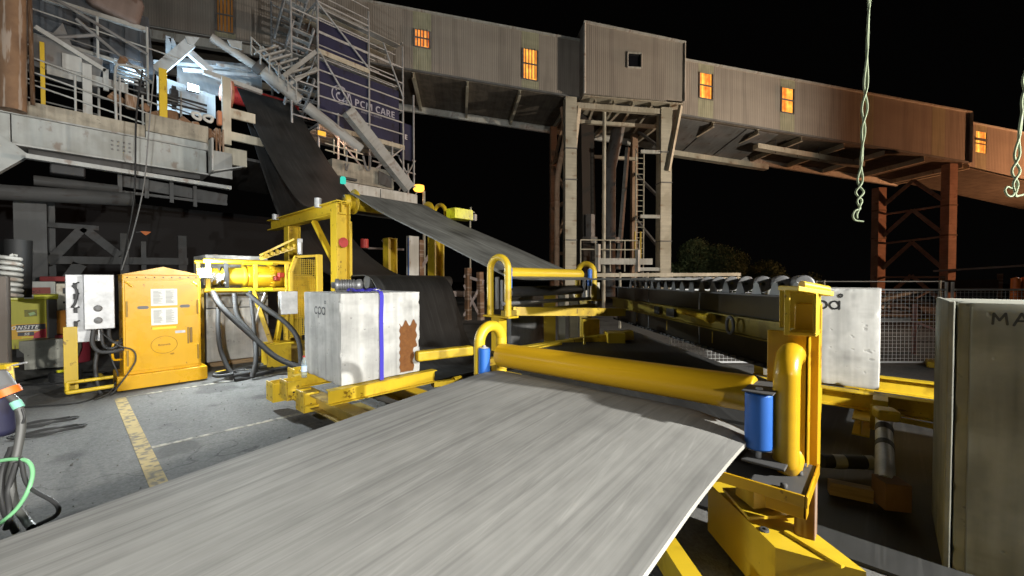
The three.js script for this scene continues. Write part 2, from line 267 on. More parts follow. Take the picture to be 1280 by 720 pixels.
// ------------------------------------------------------------------ belts
const BX0 = 4.94, BX1 = 7.2, BXM = (BX0 + BX1) / 2, BH = (BX1 - BX0) / 2;
{
  // pale worn belt in front: runs up along X, then drops under the roller of the turning frame
  const path = [[-4, 0.6, -1.725], [-2, 0.775, -1.725], [0, 0.95, -1.725], [1.6, 1.092, -1.725], [2.3, 1.152, -1.725], [2.62, 1.178, -1.725], [2.85, 1.178, -1.725], [3.0, 1.15, -1.725], [3.25, 1.06, -1.725], [3.6, 0.9, -1.725]];
  const t = thing('conveyor_belt', 'wide pale grey worn belt sloping up towards the long yellow roller', 'conveyor belt');
  const [g, e] = ribbon(path, [0, 0, -1], 1.125, 0.026, { n: 90, across: 16, curl: (s, a) => -0.5 * ss(0.74, 0.98, s) * Math.max(0, -a - 0.6) ** 1.6 + 0.006 * Math.sin(s * 9 + a * 2) });
  bag().add(g).build('belt_face', M.beltGrey, t); bag().add(e).build('belt_edge', M.beltEdge, t);
}
{
  const t = thing('conveyor_belt', 'black belt hanging from the gantry drum down to the yellow roller stand', 'conveyor belt');
  const [g, e] = ribbon([[BXM, 10.3, -20.9], [BXM, 10.42, -20.55], [BXM, 10.15, -20.2], [BXM, 9.35, -19.35], [BXM, 8.05, -18.0], [BXM, 6.3, -16.0], [BXM, 5.0, -14.3], [BXM, 4.42, -13.3], [BXM, 4.2, -12.3], [BXM, 4.2, -11.0], [BXM, 4.33, -10.3]], [1, 0, 0], BH, 0.024, { n: 60 });
  bag().add(g).build('belt_face', M.beltBlack, t); bag().add(e).build('belt_edge', M.rubber, t);
}
{
  const t = thing('conveyor_belt', 'grey belt sloping down from the yellow roller stand to the upper yellow roller', 'conveyor belt');
  const [g, e] = ribbon([[BXM, 4.34, -10.28], [BXM, 4.25, -10.0], [BXM, 3.7, -8.75], [BXM, 2.95, -6.75], [BXM, 2.3, -5.05], [BXM, 2.14, -4.6], [BXM, 2.105, -4.3], [BXM, 2.1, -3.6], [BXM, 2.1, -2.12]], [1, 0, 0], BH, 0.024, { n: 60 });
  bag().add(g).build('belt_face', std({ map: T.beltBlack, roughness: 0.6, color: [6.2, 6.3, 6.0] }), t); bag().add(e).build('belt_edge', std({ color: [0.13, 0.13, 0.12], roughness: 0.7 }), t);
}
{
  const t = thing('conveyor_belt', 'slack black return belt sagging behind the left concrete cube', 'conveyor belt');
  const [g, e] = ribbon([[BXM, 8.3, -18.8], [BXM, 7.6, -18.2], [BXM, 5.6, -16.6], [BXM, 3.75, -14.8], [BXM, 2.75, -13.0], [BXM, 2.2, -11.2], [BXM, 2.2, -9.9], [BXM, 2.18, -9.3], [BXM, 1.98, -8.95], [BXM, 1.2, -8.55], [BXM, 0.45, -8.15], [BXM, 0.12, -7.6], [BXM, 0.08, -6.6]], [1, 0, 0], BH, 0.024, { n: 80 });
  bag().add(g).build('belt_face', M.beltBlack, t); bag().add(e).build('belt_edge', M.rubber, t);
}
// ------------------------------------------------------------------ turning frame: diagonal roller bed
const D45 = Math.SQRT1_2, F0 = [4.94, -0.6];
const bed = (s, n, h) => [F0[0] + D45 * (s - n), h, F0[1] - D45 * (s + n)]; // s along the bed, n towards the viewer's left
{
  const t = thing('turning_frame', 'long diagonal roller bed with dark side plates and a yellow stripe beam', 'conveyor frame', bed(0, 0, 0), Math.PI / 4);
  const plateM = std({ map: T.steel, color: [0.035, 0.03, 0.022], roughness: 0.3, metalness: 0.2 });
  for (let k = 0; k < 3; k++) { // side plates in lengths of two metres, above and below the stripe
    const a = k * 2.0 + 0.02, z = k * 2.0 + 1.985;
    bag().bar(bed(a, 0.02, 1.79), bed(z, 0.02, 1.79), 0.26, 0.014).build('side_plate', plateM, t);
    bag().bar(bed(a, 0.02, 1.295), bed(z, 0.02, 1.295), 0.3, 0.014).build('side_plate', plateM, t);
    bag().bar(bed(z + 0.008, 0.028, 1.92), bed(z + 0.008, 0.028, 1.15), 0.012, 0.014).build('joint_strip', M.mid, t);
  }
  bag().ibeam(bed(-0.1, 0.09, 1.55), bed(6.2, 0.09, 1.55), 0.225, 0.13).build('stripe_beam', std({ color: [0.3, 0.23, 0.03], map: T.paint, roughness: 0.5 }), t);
  bag().bar(bed(-0.02, 0.06, 1.93), bed(6.2, 0.06, 1.93), 0.02, 0.1).build('top_flange', M.mid, t);
  const tw = bag().bar(bed(0, 0.05, 1.14), bed(6.2, 0.05, 1.14), 0.03, 0.07); for (let s = 0.1; s < 6.1; s += 0.17) tw.bar(bed(s, 0.09, 1.15), bed(s + 0.07, 0.09, 1.15), 0.035, 0.03); tw.build('lower_rail', M.dark, t);
  { const b = bag(); for (const s of [0.15, 1.6, 3.1, 4.6, 6.0]) b.bar(bed(s, 0, 1.3), bed(s + 0.3, -0.3, 1.3), 0.16, 0.1); b.each('cross_beam', M.yellow, t); }
  for (let k = 0; k < 17; k++) { // rollers stand side by side, their left ends towards the viewer
    const s = 0.02 + k * 0.31, c = bed(s, -0.02, 2.055), r = 0.093;
    bag().lathe(c, [[0.02, 0], [0.08, 0.0], [r, 0.012], [r, 0.42], [0.02, 0.42]], 22, [1, 0, -0.25]).build('roller', k < 3 ? M.galvDark : M.mid, t);  // nearest rollers get a lighter metal, the light on them put into colour
    const f = (n, h, ds) => bed(s + ds, n, h);
    bag().plate([f(0.05, 1.93, -0.095), f(0.05, 1.93, 0.095), f(0.05, 1.99, 0.07), f(0.05, 2.065, 0.035), f(0.05, 2.08, 0.0), f(0.05, 2.065, -0.035), f(0.05, 1.99, -0.07)], [-D45, 0, -D45], 0.012).build('roller_bracket', k < 3 ? M.grey : M.mid, t);  // same split: lit brackets lighter, the farther ones in a shaded grey
  }
  // fittings on the stripe
  bag().tube(bed(1.35, 0.24, 1.6), bed(2.2, 0.24, 1.63), 0.045, 12).tube(bed(1.28, 0.24, 1.6), bed(1.36, 0.24, 1.6), 0.065, 12).build('hydraulic_cylinder', M.yellow, t);
  for (const [s, w] of [[2.55, 0.3], [3.15, 0.22]]) bag().bar(bed(s, 0.16, 1.56), bed(s + w, 0.16, 1.56), 0.13, 0.01).build('name_plate', M.dark, t);
  bag().pipe([bed(0.86, 0.2, 1.6), bed(0.92, 0.2, 1.65), bed(0.98, 0.2, 1.6), bed(0.98, 0.2, 1.5), bed(0.92, 0.2, 1.45), bed(0.86, 0.2, 1.5)], 0.02, 40, 8, true).build('shackle', M.mid, t);
}
// lower turning stand: long roller, its end posts, hoops and blue guide rollers
const HOOPX = 3.06;
function hoop(cx, z, top, bottom, w, r, alongZ) { // inverted U of pipe; both ends rounded when bottom is closed
  const P = [], q = (a, h) => (alongZ ? [cx, h, z + a] : [cx + a, h, z]);
  for (let k = 0; k <= 10; k++) { const a = Math.PI * (1 - k / 10); P.push(q((w / 2) * Math.cos(a), top - w / 2 - r + (w / 2) * Math.sin(a))); }
  return [q(-w / 2, bottom), q(-w / 2, (bottom + top - w) / 2), ...P, q(w / 2, (bottom + top - w) / 2), q(w / 2, bottom)];
}
function guideRoller(t, at, r, h) {
  const g = bag().lathe(at, [[0.01, 0], [r * 0.92, 0], [r, 0.012], [r, h - 0.012], [r * 0.92, h], [0.01, h]], 24).build('guide_roller', M.blue, t);
  bag().lathe([at[0], at[1] + h + 0.0015, at[2]], [[0.002, 0.028], [0.018, 0.026], [0.02, 0.008], [r * 0.7, 0.005], [r * 0.72, 0]], 16).build('roller_cap', M.galv, g);
  bag().tube([at[0], at[1] - 0.06, at[2]], [at[0], at[1] - 0.001, at[2]], 0.016).build('pin', M.galv, g);
}
{
  const t = thing('roller_stand', 'lower roller stand with a long fat yellow roller across the pale belt', 'roller stand', [2.94, 0, -1.75]);
  const z0 = -2.86, z1 = -0.6, c = (z) => [2.95, 1.345 + 0.03 * (z - z0), z];
  bag().lathe(c(z0), [[0.02, 0], [0.1, 0], [0.116, 0.015], [0.116, z1 - z0 - 0.015], [0.1, z1 - z0], [0.02, z1 - z0]], 36, [0, 0.013, 1]).build('long_roller', M.golden, t);
  bag().tube([2.95, 1.34, z0 - 0.16], [2.95, 1.34, z0], 0.03).tube([2.95, 1.41, z1], [2.95, 1.412, z1 + 0.2], 0.03).build('axle', M.galvDark, t);
  bag().pipe(hoop(2.97, -3.02, 1.68, 0.95, 0.32, 0.056), 0.056, 60, 14).build('hoop', M.yellow, t);
  guideRoller(t, [2.79, 1.165, -2.93], 0.058, 0.26);
  bag().span([2.7, 1.08, -3.1], [3.25, 1.104, -2.84]).each('bracket_plate', M.yellow, t);
  // right end: hoop seen along its own plane, closed top and bottom
  const P = []; for (let k = 0; k < 24; k++) { const a = (k / 24) * Math.PI * 2, s = Math.sin(a); P.push([2.98 + 0.15 * Math.cos(a), 1.31 + (s > 0 ? 0.2 : -0.2) + 0.14 * s, -0.42]); }
  bag().pipe(P, 0.068, 90, 16, true).build('hoop', M.golden, t);
  guideRoller(t, [2.765, 1.105, -0.545], 0.074, 0.33);
  bag().span([2.68, 1.444, -0.62], [3.05, 1.452, -0.46]).span([2.68, 1.03, -0.62], [3.1, 1.045, -0.4]).each('bracket_plate', M.dark, t);
  bag().span([2.62, 0.93, -0.95], [3.12, 0.95, -0.3]).build('foot_plate', M.dark, t);  // plate top is coloured dark to stand for the shade on it
  bag().span([2.6, 0.9, -1.0], [2.618, 0.965, -0.3]).span([2.6, 0.9, -0.298], [3.12, 0.965, -0.284]).each('plate_lip', M.golden, t);
  { const b = bag(); for (const [x, z] of [[2.66, -0.4], [2.9, -0.36], [3.05, -0.36], [2.62, -0.7]]) b.lathe([x, 0.955, z], [[0.001, 0.02], [0.018, 0.02], [0.018, 0]], 6); b.each('bolt', M.dark, t); }
  // end post, two channels back to back under a boxed head
  bag().span([3.17, 0.42, -0.42], [3.3, 0.9, -0.31]).build('post_foot', M.rust, t);  // shadow on the lower post is put into this dark brown colour
  bag().span([3.16, 0.9, -0.43], [3.2, 1.95, -0.3]).span([3.2, 0.9, -0.435], [3.34, 1.95, -0.415]).span([3.2, 0.9, -0.32], [3.3, 1.95, -0.3]).build('end_post', M.golden, t);
  bag().span([3.05, 0.62, -0.36], [3.15, 1.78, -0.34]).span([3.05, 0.62, -0.56], [3.07, 1.78, -0.34]).build('end_post', M.golden, t);
  { const hd = bag(); // boxed head, open towards the viewer
    hd.span([3.19, 1.785, -0.52], [3.2, 2.03, -0.3]).span([3.0, 1.76, -0.44], [3.24, 1.785, -0.3]).span([3.2, 1.785, -0.44], [3.22, 2.02, -0.3]).span([3.0, 1.785, -0.32], [3.2, 2.02, -0.3]).span([2.98, 1.76, -0.46], [3.0, 2.05, -0.43]); hd.build('post_head', M.yellow, t);
    bag().bar([2.97, 2.05, -0.44], [3.2, 2.015, -0.29], 0.03, 0.14, { b: 0.005 }).tube([3.04, 2.072, -0.38], [3.22, 2.04, -0.27], 0.024, 12).build('head_cap', M.yellow, t); }
}
{
  const t = thing('roller_stand', 'upper roller stand with a yellow roller and tall hoops beside the grey belt', 'roller stand', [6.1, 0, -4.67]);
  bag().lathe([4.98, 2.215, -4.67], [[0.02, 0], [0.085, 0], [0.1, 0.012], [0.1, 2.2], [0.085, 2.212], [0.02, 2.212]], 30, [1, 0, 0]).build('long_roller', M.yellow, t);
  bag().tube([4.98, 1.9, -4.67], [7.19, 1.9, -4.67], 0.09, 20).build('lower_roller', M.dark, t);
  for (const [x, top, bot] of [[4.78, 2.53, 1.52], [7.4, 2.5, 1.7]]) {
    bag().pipe(hoop(x, -4.67, top, bot, 0.4, 0.058, true), 0.058, 60, 12).build('hoop', M.yellow, t);
    bag().span([x - 0.1, bot - 0.03, -4.95], [x + 0.14, bot, -4.36]).each('bracket_plate', M.yellow, t);
    bag().span([x - 0.09, 0, -4.76], [x + 0.09, bot - 0.03, -4.58]).build('post', M.yellow, t);
    bag().span([x - 0.02, 1.62, -4.74], [x + 0.02, 2.15, -4.68]).span([x - 0.02, 1.62, -4.62], [x + 0.02, 2.1, -4.57]).each('guide_bar', M.mid, t);
  }
  guideRoller(t, [4.9, 1.96, -4.55], 0.05, 0.34); guideRoller(t, [7.28, 1.98, -4.5], 0.05, 0.34);
  bag().span([4.7, 1.52, -4.55], [7.5, 1.61, -4.45]).each('cross_beam', std({ color: [0.34, 0.25, 0.03], map: T.paint, roughness: 0.6 }), t);  // darker yellow paints in the shadow on this beam
  bag().tube([4.7, 1.72, -4.5], [7.3, 1.72, -4.5], 0.035).build('cross_tube', M.galvDark, t);
  bag().span([7.42, 1.55, -4.5], [7.52, 2.05, -4.4]).build('white_bracket', M.cream, t);
}

// base frame of the turning station
{
  const t = thing('base_frame', 'heavy yellow base beam pointing diagonally away under the end post', 'steel frame', [2.9, 0, -0.4]);
  const q = (s, n, h) => [2.86 + D45 * (s - n), h, -0.48 - D45 * (s + n)];
  bag().plate([[3.52, 0.45, -1.05], [2.93, 0.45, -0.48], [3.03, 0.45, -0.06], [3.25, 0.45, -0.29], [3.74, 0.45, -0.81]], [0, -1, 0], 0.4).each('base_beam', M.yellow, t);
  bag().bar([3.14, 0.46, -0.46], [2.98, 0.46, -0.16], 0.02, 0.03).each('weld_bar', M.yellow, t);
  bag().lathe([3.08, 0.45, -0.57], [[0.012, 0.012], [0.03, 0.012], [0.03, 0]], 12).each('bolt', M.dark, t);
  bag().plate([[3.24, 0.7, -0.78], [3.12, 0.7, -0.64], [3.32, 0.7, -0.47], [3.44, 0.7, -0.59]], [0, -1, 0], 0.15).build('pedestal', M.yellow, t);
  bag().plate([[3.33, 0.53, -0.89], [3.03, 0.53, -0.65], [3.33, 0.53, -0.37], [3.65, 0.53, -0.54]], [0, -1, 0], 0.02).build('foot_plate', M.yellow, t);
  bag().bar([2.05, 0.42, -0.55], [2.45, 0.40, -0.12], 0.1, 0.08).bar([2.1, 0.2, -0.4], [3.0, 0.2, -1.3], 0.2, 0.12).each('cross_beam', M.yellow, t);
}
{ // rear base beams under the bed, seen between rollers
  const t = thing('base_frame', 'low yellow beams and bright box end under the roller bed', 'steel frame', [5.2, 0, -3.6]);
  bag().bar([5.31, 0.82, -4.86], [6.93, 1.11, -3.39], 0.16, 0.16).bar([4.11, 0.86, -4.4], [5.72, 0.99, -4.12], 0.1, 0.1).each('base_beam', M.yellow, t);
  bag().box([6.62, 1.04, -3.58], [0.42, 0.26, 0.3], { ry: 0.7 }).box([6.59, 1.13, -4.06], [0.3, 0.5, 0.3], { ry: 0.7 }).each('box_end', M.yellow, t);
  bag().tube([6, 0.97, -3.81], [6, 1.17, -3.81], 0.025, 10, 0.012).box([6, 0.97, -3.81], [0.16, 0.03, 0.16]).build('jack_screw', M.yellow, t);
  bag().bar([4.94, 1.59, -4.53], [7.01, 1.5, -3.6], 0.14, 0.12).each('tie_beam', M.yellow, t);
  bag().bar([3.7, 0.9, -5.43], [4.63, 0.91, -5.16], 0.16, 0.16, { b: 0.03 }).build('pipe_end', M.yellow, t);
}

// ------------------------------------------------------------------ concrete cubes
function cpaLogo(x, w, h) {
  x.clearRect(0, 0, w, h); x.strokeStyle = x.fillStyle = 'rgba(24,26,28,0.92)'; x.lineWidth = w * 0.05; x.lineCap = 'round';
  const r = w * 0.115, y = h * 0.58, arc = (cx, a, b) => { x.beginPath(); x.arc(cx, y, r, a, b); x.stroke(); }, ln = (a, b, c, d) => { x.beginPath(); x.moveTo(a, b); x.lineTo(c, d); x.stroke(); };
  arc(w * 0.17, 0.7, 5.6); arc(w * 0.46, 0, 6.2832); ln(w * 0.46 - r, y, w * 0.46 - r, y + r * 2.1); arc(w * 0.76, 0, 6.2832); ln(w * 0.76 + r, y - r, w * 0.76 + r, y + r);
  for (let k = 0; k < 8; k++) { const a = k * 0.785; x.beginPath(); x.arc(w * 0.9 + w * 0.045 * Math.cos(a), h * 0.2 + w * 0.045 * Math.sin(a), w * 0.022, 0, 6.3); x.fill(); }
}
{
  const t = thing('concrete_cube', 'pale concrete cube with a blue strap over it on yellow beams', 'concrete block', [3.21, 0.615, -6.22]);
  bag().add(wornBox([2.56, 0.615, -6.88], [3.87, 1.915, -5.57])).build('block', M.concrete, t);
  decal('logo', 0.44, 0.34, 256, cpaLogo, [2.556, 1.67, -6.24], -Math.PI / 2, t);
}
{
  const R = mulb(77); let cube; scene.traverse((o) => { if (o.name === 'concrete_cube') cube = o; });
  decal('brown_patch', 0.4, 0.98, 256, (x, w, h) => { x.clearRect(0, 0, w, h); let jw = 0; const j = (s) => { jw = 0.8 * jw + (R() - 0.5) * 0.6; return jw * s * 0.4; }, P = []; for (let k = 0; k <= 30; k++) P.push([0.13 + 0.025 * k, 0.2 + 0.05 * Math.sin(k * 0.45) + j(0.02)]); for (let k = 0; k <= 60; k++) { const y = 0.2 + 0.78 * k / 60; P.push([(y > 0.6 ? 0.74 : 0.87) + 0.03 * Math.sin(k * 0.5) + j(0.05), y]); } for (let k = 0; k <= 20; k++) P.push([0.72 - 0.03 * k, 0.97 + j(0.015)]); for (let k = 0; k <= 60; k++) P.push([0.13 + 0.02 * Math.sin(k * 0.7) + j(0.03), 0.97 - 0.77 * k / 60]);
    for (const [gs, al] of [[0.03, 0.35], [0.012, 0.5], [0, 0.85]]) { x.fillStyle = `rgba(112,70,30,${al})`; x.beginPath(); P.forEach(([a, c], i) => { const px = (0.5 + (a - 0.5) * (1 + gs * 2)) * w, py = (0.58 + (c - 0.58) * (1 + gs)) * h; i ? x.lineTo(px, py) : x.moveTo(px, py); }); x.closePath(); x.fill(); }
    for (let k = 0; k < 160; k++) { const px = 0.17 + 0.5 * R(), py = 0.27 + 0.66 * R(); x.fillStyle = R() > 0.5 ? 'rgba(132,88,44,0.14)' : 'rgba(88,52,20,0.14)'; x.beginPath(); x.arc(px * w, py * h, (0.02 + 0.06 * R()) * w, 0, 6.3); x.fill(); } }, [3.64, 1.12, -5.5635], 0, cube, 0.9);  // brown patch with an uneven outline, mottled inside
}
{
  const t = thing('black_sheet', 'black belt run hanging flat under the diagonal roller bed', 'rubber belt', [5, 1, -2.5]);
  bag().plate([[3.35, 0.98, -2.85], [5.4, 1.0, -4.3], [8.4, 1.0, -4.2], bed(0, 0.02, 1.0), [3.6, 0.98, -0.62]], [0, -1, 0], 0.024).build('belt_face', M.beltBlack, t);
}
{
  const m = bag().span([3.9, 0.012, -5.0], [9.5, 0.034, 1.9], { b: 0 }).build('black_sheet', M.beltBlack); tag(m, 'black sheet laid on the ground to stand for the shade around the fence side skid', 'rubber belt');  // dark sheet added here; its black colour plays the part of shade
}
{
  const t = thing('cargo_strap', 'blue ratchet strap bunched on top of the left concrete cube and hanging down its face', 'strap', [3.17, 1.92, -5.6]);
  const [g, e] = ribbon([[3.16, 1.93, -6.6], [3.15, 1.922, -6.1], [3.17, 1.93, -5.62], [3.17, 1.915, -5.556], [3.165, 1.5, -5.552], [3.17, 1.0, -5.55], [3.165, 0.7, -5.545], [3.165, 0.42, -5.53]], [1, 0, 0], 0.032, 0.004, { n: 40, across: 2 });
  bag().add(g).add(e).build('strap_band', M.strap, t);
  const b = bag(); for (let k = 0; k < 7; k++) { const x = 2.86 + 0.05 * k, pts = []; for (let i = 0; i < 7; i++) pts.push([x + 0.09 * rnd() - 0.04, 1.935 + 0.045 * rnd() * (i % 2), -5.62 - 0.09 * i * rnd()]); const [p, q] = ribbon(pts, [0.3, 0, 1], 0.028, 0.004, { n: 18, across: 1 }); b.add(p).add(q); } b.build('loose_strap', M.strap, t);
  bag().box([3.17, 1.95, -5.7], [0.07, 0.03, 0.12]).build('ratchet', M.galv, t);
}
{
  const t = thing('gear_motor', 'small grey gear motor lying on top of the left concrete cube', 'motor', [2.95, 1.915, -6.4]);
  bag().lathe([2.74, 2.02, -6.25], [[0.01, 0], [0.05, 0], [0.05, 0.05], [0.1, 0.06], [0.1, 0.1], [0.08, 0.11], [0.08, 0.36], [0.095, 0.37], [0.095, 0.43], [0.04, 0.45], [0.01, 0.45]], 22, [0.8, 0, 0.6]).build('housing', M.galvDark, t);
  { const b = bag(); for (let k = 0; k < 6; k++) { const c = [2.74 + 0.8 * (0.14 + 0.035 * k), 2.02, -6.25 + 0.6 * (0.14 + 0.035 * k)]; b.lathe(c, [[0.08, 0], [0.094, 0], [0.094, 0.012], [0.08, 0.012]], 20, [0.8, 0, 0.6]); } b.build('cooling_fin', M.galvDark, t); }
  bag().box([2.92, 1.93, -6.12], [0.3, 0.03, 0.2], { ry: -0.64 }).build('foot', M.dark, t);
}
{
  const t = thing('concrete_cube', 'pale concrete cube behind the yellow end post at the fence', 'concrete block', [7.65, 0.68, -0.69]);
  bag().add(wornBox([7.0, 0.68, -1.34], [8.3, 1.985, -0.045])).build('block', M.concrete, t);
  decal('logo', 0.44, 0.34, 256, cpaLogo, [6.996, 1.79, -0.62], -Math.PI / 2, t);
}
{
  const t = thing('concrete_block', 'tall drab concrete block with MA written on it at the picture edge', 'concrete block', [4.9, 0, 1.2]);
  bag().span([4.25, 0, 0.328], [5.2, 1.95, 0.366], { b: 0.01 }).build('end_slab', M.concreteDark, t);
  bag().add(wornBox([4.256, 0, 0.373], [5.2, 1.945, 2.6], 0.01)).build('block', M.concreteDark, t);
  bag().span([4.253, 0, 0.435], [4.2565, 1.93, 0.443], { b: 0 }).build('form_seam', std({ map: T.concrete, color: [0.5, 0.5, 0.42], roughness: 1 }), t);
  decal('lettering', 0.2, 0.11, 512, (x, w, h) => {
    x.clearRect(0, 0, w, h); x.strokeStyle = 'rgba(30,28,20,0.8)'; x.lineWidth = h * 0.12; x.lineJoin = 'round'; x.lineCap = 'round';
    const path = (p) => { x.beginPath(); p.forEach(([a, b], i) => (i ? x.lineTo(a * w, b * h) : x.moveTo(a * w, b * h))); x.stroke(); };
    path([[0.1, 0.85], [0.12, 0.2], [0.25, 0.62], [0.38, 0.18], [0.42, 0.85]]); path([[0.56, 0.88], [0.72, 0.15], [0.9, 0.88]]); path([[0.62, 0.62], [0.84, 0.6]]);
  }, [4.2535, 1.84, 0.62], -Math.PI / 2, t);
}
{
  const t = thing('concrete_block', 'added low concrete block, unseen behind the tall MA block, keeping light off the ground', 'concrete block', [5.95, 0, 1.25]);
  bag().add(wornBox([5.25, 0, 0.62], [6.75, 1.15, 1.9])).build('block', M.concrete, t);  // unseen block, added to shade the ground beside the fence side skid
}
// ------------------------------------------------------------------ base beams under the left cube
{
  const t = thing('cube_frame', 'yellow skid of crossed beams carrying the strapped concrete cube', 'steel frame', [3.0, 0, -6]);
  bag().ibeam([2.36, 0.51, -5.53], [4.12, 0.51, -5.53], 0.2, 0.14).each('cross_beam', M.yellow, t);
  bag().ibeam([2.36, 0.51, -6.8], [4.12, 0.51, -6.8], 0.2, 0.14).each('cross_beam', M.yellow, t);
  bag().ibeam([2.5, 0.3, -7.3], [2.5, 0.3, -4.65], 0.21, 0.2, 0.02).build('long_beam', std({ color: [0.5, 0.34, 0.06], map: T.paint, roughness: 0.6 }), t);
  bag().ibeam([3.6, 0.3, -7.3], [3.6, 0.3, -4.9], 0.21, 0.2, 0.02).build('long_beam', M.yellow, t);
  bag().span([2.62, 0.17, -6.0], [3.06, 0.2, -4.4]).build('walk_plate', std({ color: [0.62, 0.5, 0.16], map: T.paint, roughness: 0.7 }), t);
  for (const [x, y, z] of [[2.27, 0.42, -6.9], [2.2, 0.33, -7.3], [2.34, 0.32, -6.42], [2.52, 0.5, -7.28]]) {
    const b = bag().span([x - 0.02, y - 0.18, z - 0.16], [x, y + 0.13, z + 0.16]).span([x, y - 0.18, z + 0.13], [x + 0.2, y + 0.11, z + 0.16]).span([x, y - 0.18, z - 0.16], [x + 0.2, y + 0.11, z - 0.13]);
    const p = b.build('end_bracket', M.yellow, t);
    const h = bag(); for (const [dy, dz] of [[0.07, 0.09], [0.07, -0.09], [-0.1, 0.09], [-0.1, -0.09]]) h.lathe([x - 0.0235, y + dy, z + dz], [[0.001, 0.004], [0.018, 0.004], [0.018, 0]], 10, [1, 0, 0]); h.each('bolt_hole', M.black, p);
    bag().lathe([x + 0.08, y - 0.06, z + 0.162], [[0.001, 0.004], [0.016, 0.004], [0.016, 0]], 10, [0, 0, 1]).each('bolt_hole', M.black, p);
  }
  bag().box([2.75, 0.55, -7.0], [0.42, 0.16, 0.12]).build('stop_block', M.yellow, t);
  bag().bar([2.3, 0.25, -6.2], [2.52, 0.25, -6.2], 0.03, 0.1).build('lifting_lug', M.yellow, t);
  bag().bar([4.1, 0.36, -5.55], [4.5, 0.34, -5.5], 0.08, 0.1).tube([4.5, 0.36, -5.5], [4.66, 0.36, -5.5], 0.06).build('end_stub', M.yellow, t);
}
{ // water bottle on the skid
  const c = [2.37, 0.65, -6.37], t = thing('water_bottle', 'clear water bottle with a red cap standing on the yellow skid', 'bottle', c);
  const clear = new THREE.MeshPhysicalMaterial({ color: new THREE.Color().setRGB(0.85, 0.92, 0.95), roughness: 0.08, transmission: 0.85, thickness: 0, side: THREE.DoubleSide });
  bag().lathe(c, [[0.002, 0.0], [0.036, 0], [0.04, 0.01], [0.038, 0.06], [0.04, 0.07], [0.038, 0.13], [0.04, 0.14], [0.04, 0.2], [0.03, 0.25], [0.016, 0.285], [0.016, 0.3]], 20).build('body', clear, t);
  bag().lathe([c[0], c[1] + 0.09, c[2]], [[0.0415, 0], [0.0415, 0.08]], 20).build('label', std({ color: [0.5, 0.6, 0.75], roughness: 0.5 }), t);
  bag().lathe([c[0], c[1] + 0.301, c[2]], [[0.018, 0], [0.018, 0.024], [0.001, 0.025]], 14).build('cap', M.red, t);
}
{ // frame that carries the right-hand cube
  const t = thing('cube_frame', 'yellow skid under the concrete cube by the fence', 'steel frame', [7.3, 0, -0.4]);
  bag().ibeam([6.9, 0.55, -1.7], [6.9, 0.55, 1.6], 0.22, 0.16, 0.016).build('long_beam', M.yellow, t);
  bag().ibeam([8.2, 0.55, -1.7], [8.2, 0.55, 3.0], 0.22, 0.16, 0.016).build('long_beam', M.yellow, t);
  bag().ibeam([6.4, 0.33, -0.2], [9.3, 0.33, -0.2], 0.2, 0.16, 0.016).each('cross_beam', M.yellow, t);
  for (const z of [-0.75, -0.1]) bag().span([6.55, 0.5, z], [6.82, 0.66, z + 0.14]).span([6.53, 0.3, z - 0.02], [6.55, 0.6, z + 0.16]).build('end_bracket', M.yellow, t);
  bag().bar([6.75, 0.42, 0.15], [6.75, 0.4, 0.6], 0.05, 0.06).build('lug', M.yellow, t);
  bag().box([6.1, 0.62, 0.02], [0.22, 0.12, 0.2], { ry: 0.3, b: 0.03 }).build('pipe_cap', M.yellow, t);
}
{ // grey pipe prop and timber in the dark behind the base frame
  const t = thing('prop_pipe', 'grey steel prop pipe leaning from the right skid into the shade', 'pipe', [5.29, 0.19, 0]);
  bag().tube([5.04, 0.24, 0.02], [6.64, 0.53, -0], 0.075, 20).build('pipe', M.galv, t);
  bag().tube(lerp3([5.04, 0.24, 0.02], [6.64, 0.53, -0], 0.4), lerp3([5.04, 0.24, 0.02], [6.64, 0.53, -0], 0.46), 0.079, 20).tube(lerp3([5.04, 0.24, 0.02], [6.64, 0.53, -0], 0.62), lerp3([5.04, 0.24, 0.02], [6.64, 0.53, -0], 0.7), 0.079, 20).each('dark_band', M.dark, t);
  bag().box([5, 0.18, 0.06], [0.2, 0.24, 0.2], { ry: 0.5 }).build('shoe', M.rust, t);
}
tag(bag().bar([4.94, 0.11, -0.38], [5.03, 0.1, -0.07], 0.12, 0.1).build('timber', M.wood), 'short pale timber lying in the shade under the right skid', 'timber');
{
  const t = thing('tail_roller', 'black and white roller lying in the shade behind the end post', 'roller', [5.56, 0.16, -0.29]);
  bag().tube([5.39, 0.18, -0.48], [5.72, 0.18, -0.05], 0.07, 18).build('shell', M.dark, t);
  const b = bag(); for (const x of [1052, 1086]) b.tube([0, 0, 0], [0, 0, 0.001], 0.001); b.g = [];
  b.tube([5.45, 0.18, -0.39], [5.51, 0.18, -0.3], 0.073, 18).tube([5.65, 0.18, -0.14], [5.69, 0.18, -0.08], 0.073, 18); b.each('white_band', M.white, t);
}

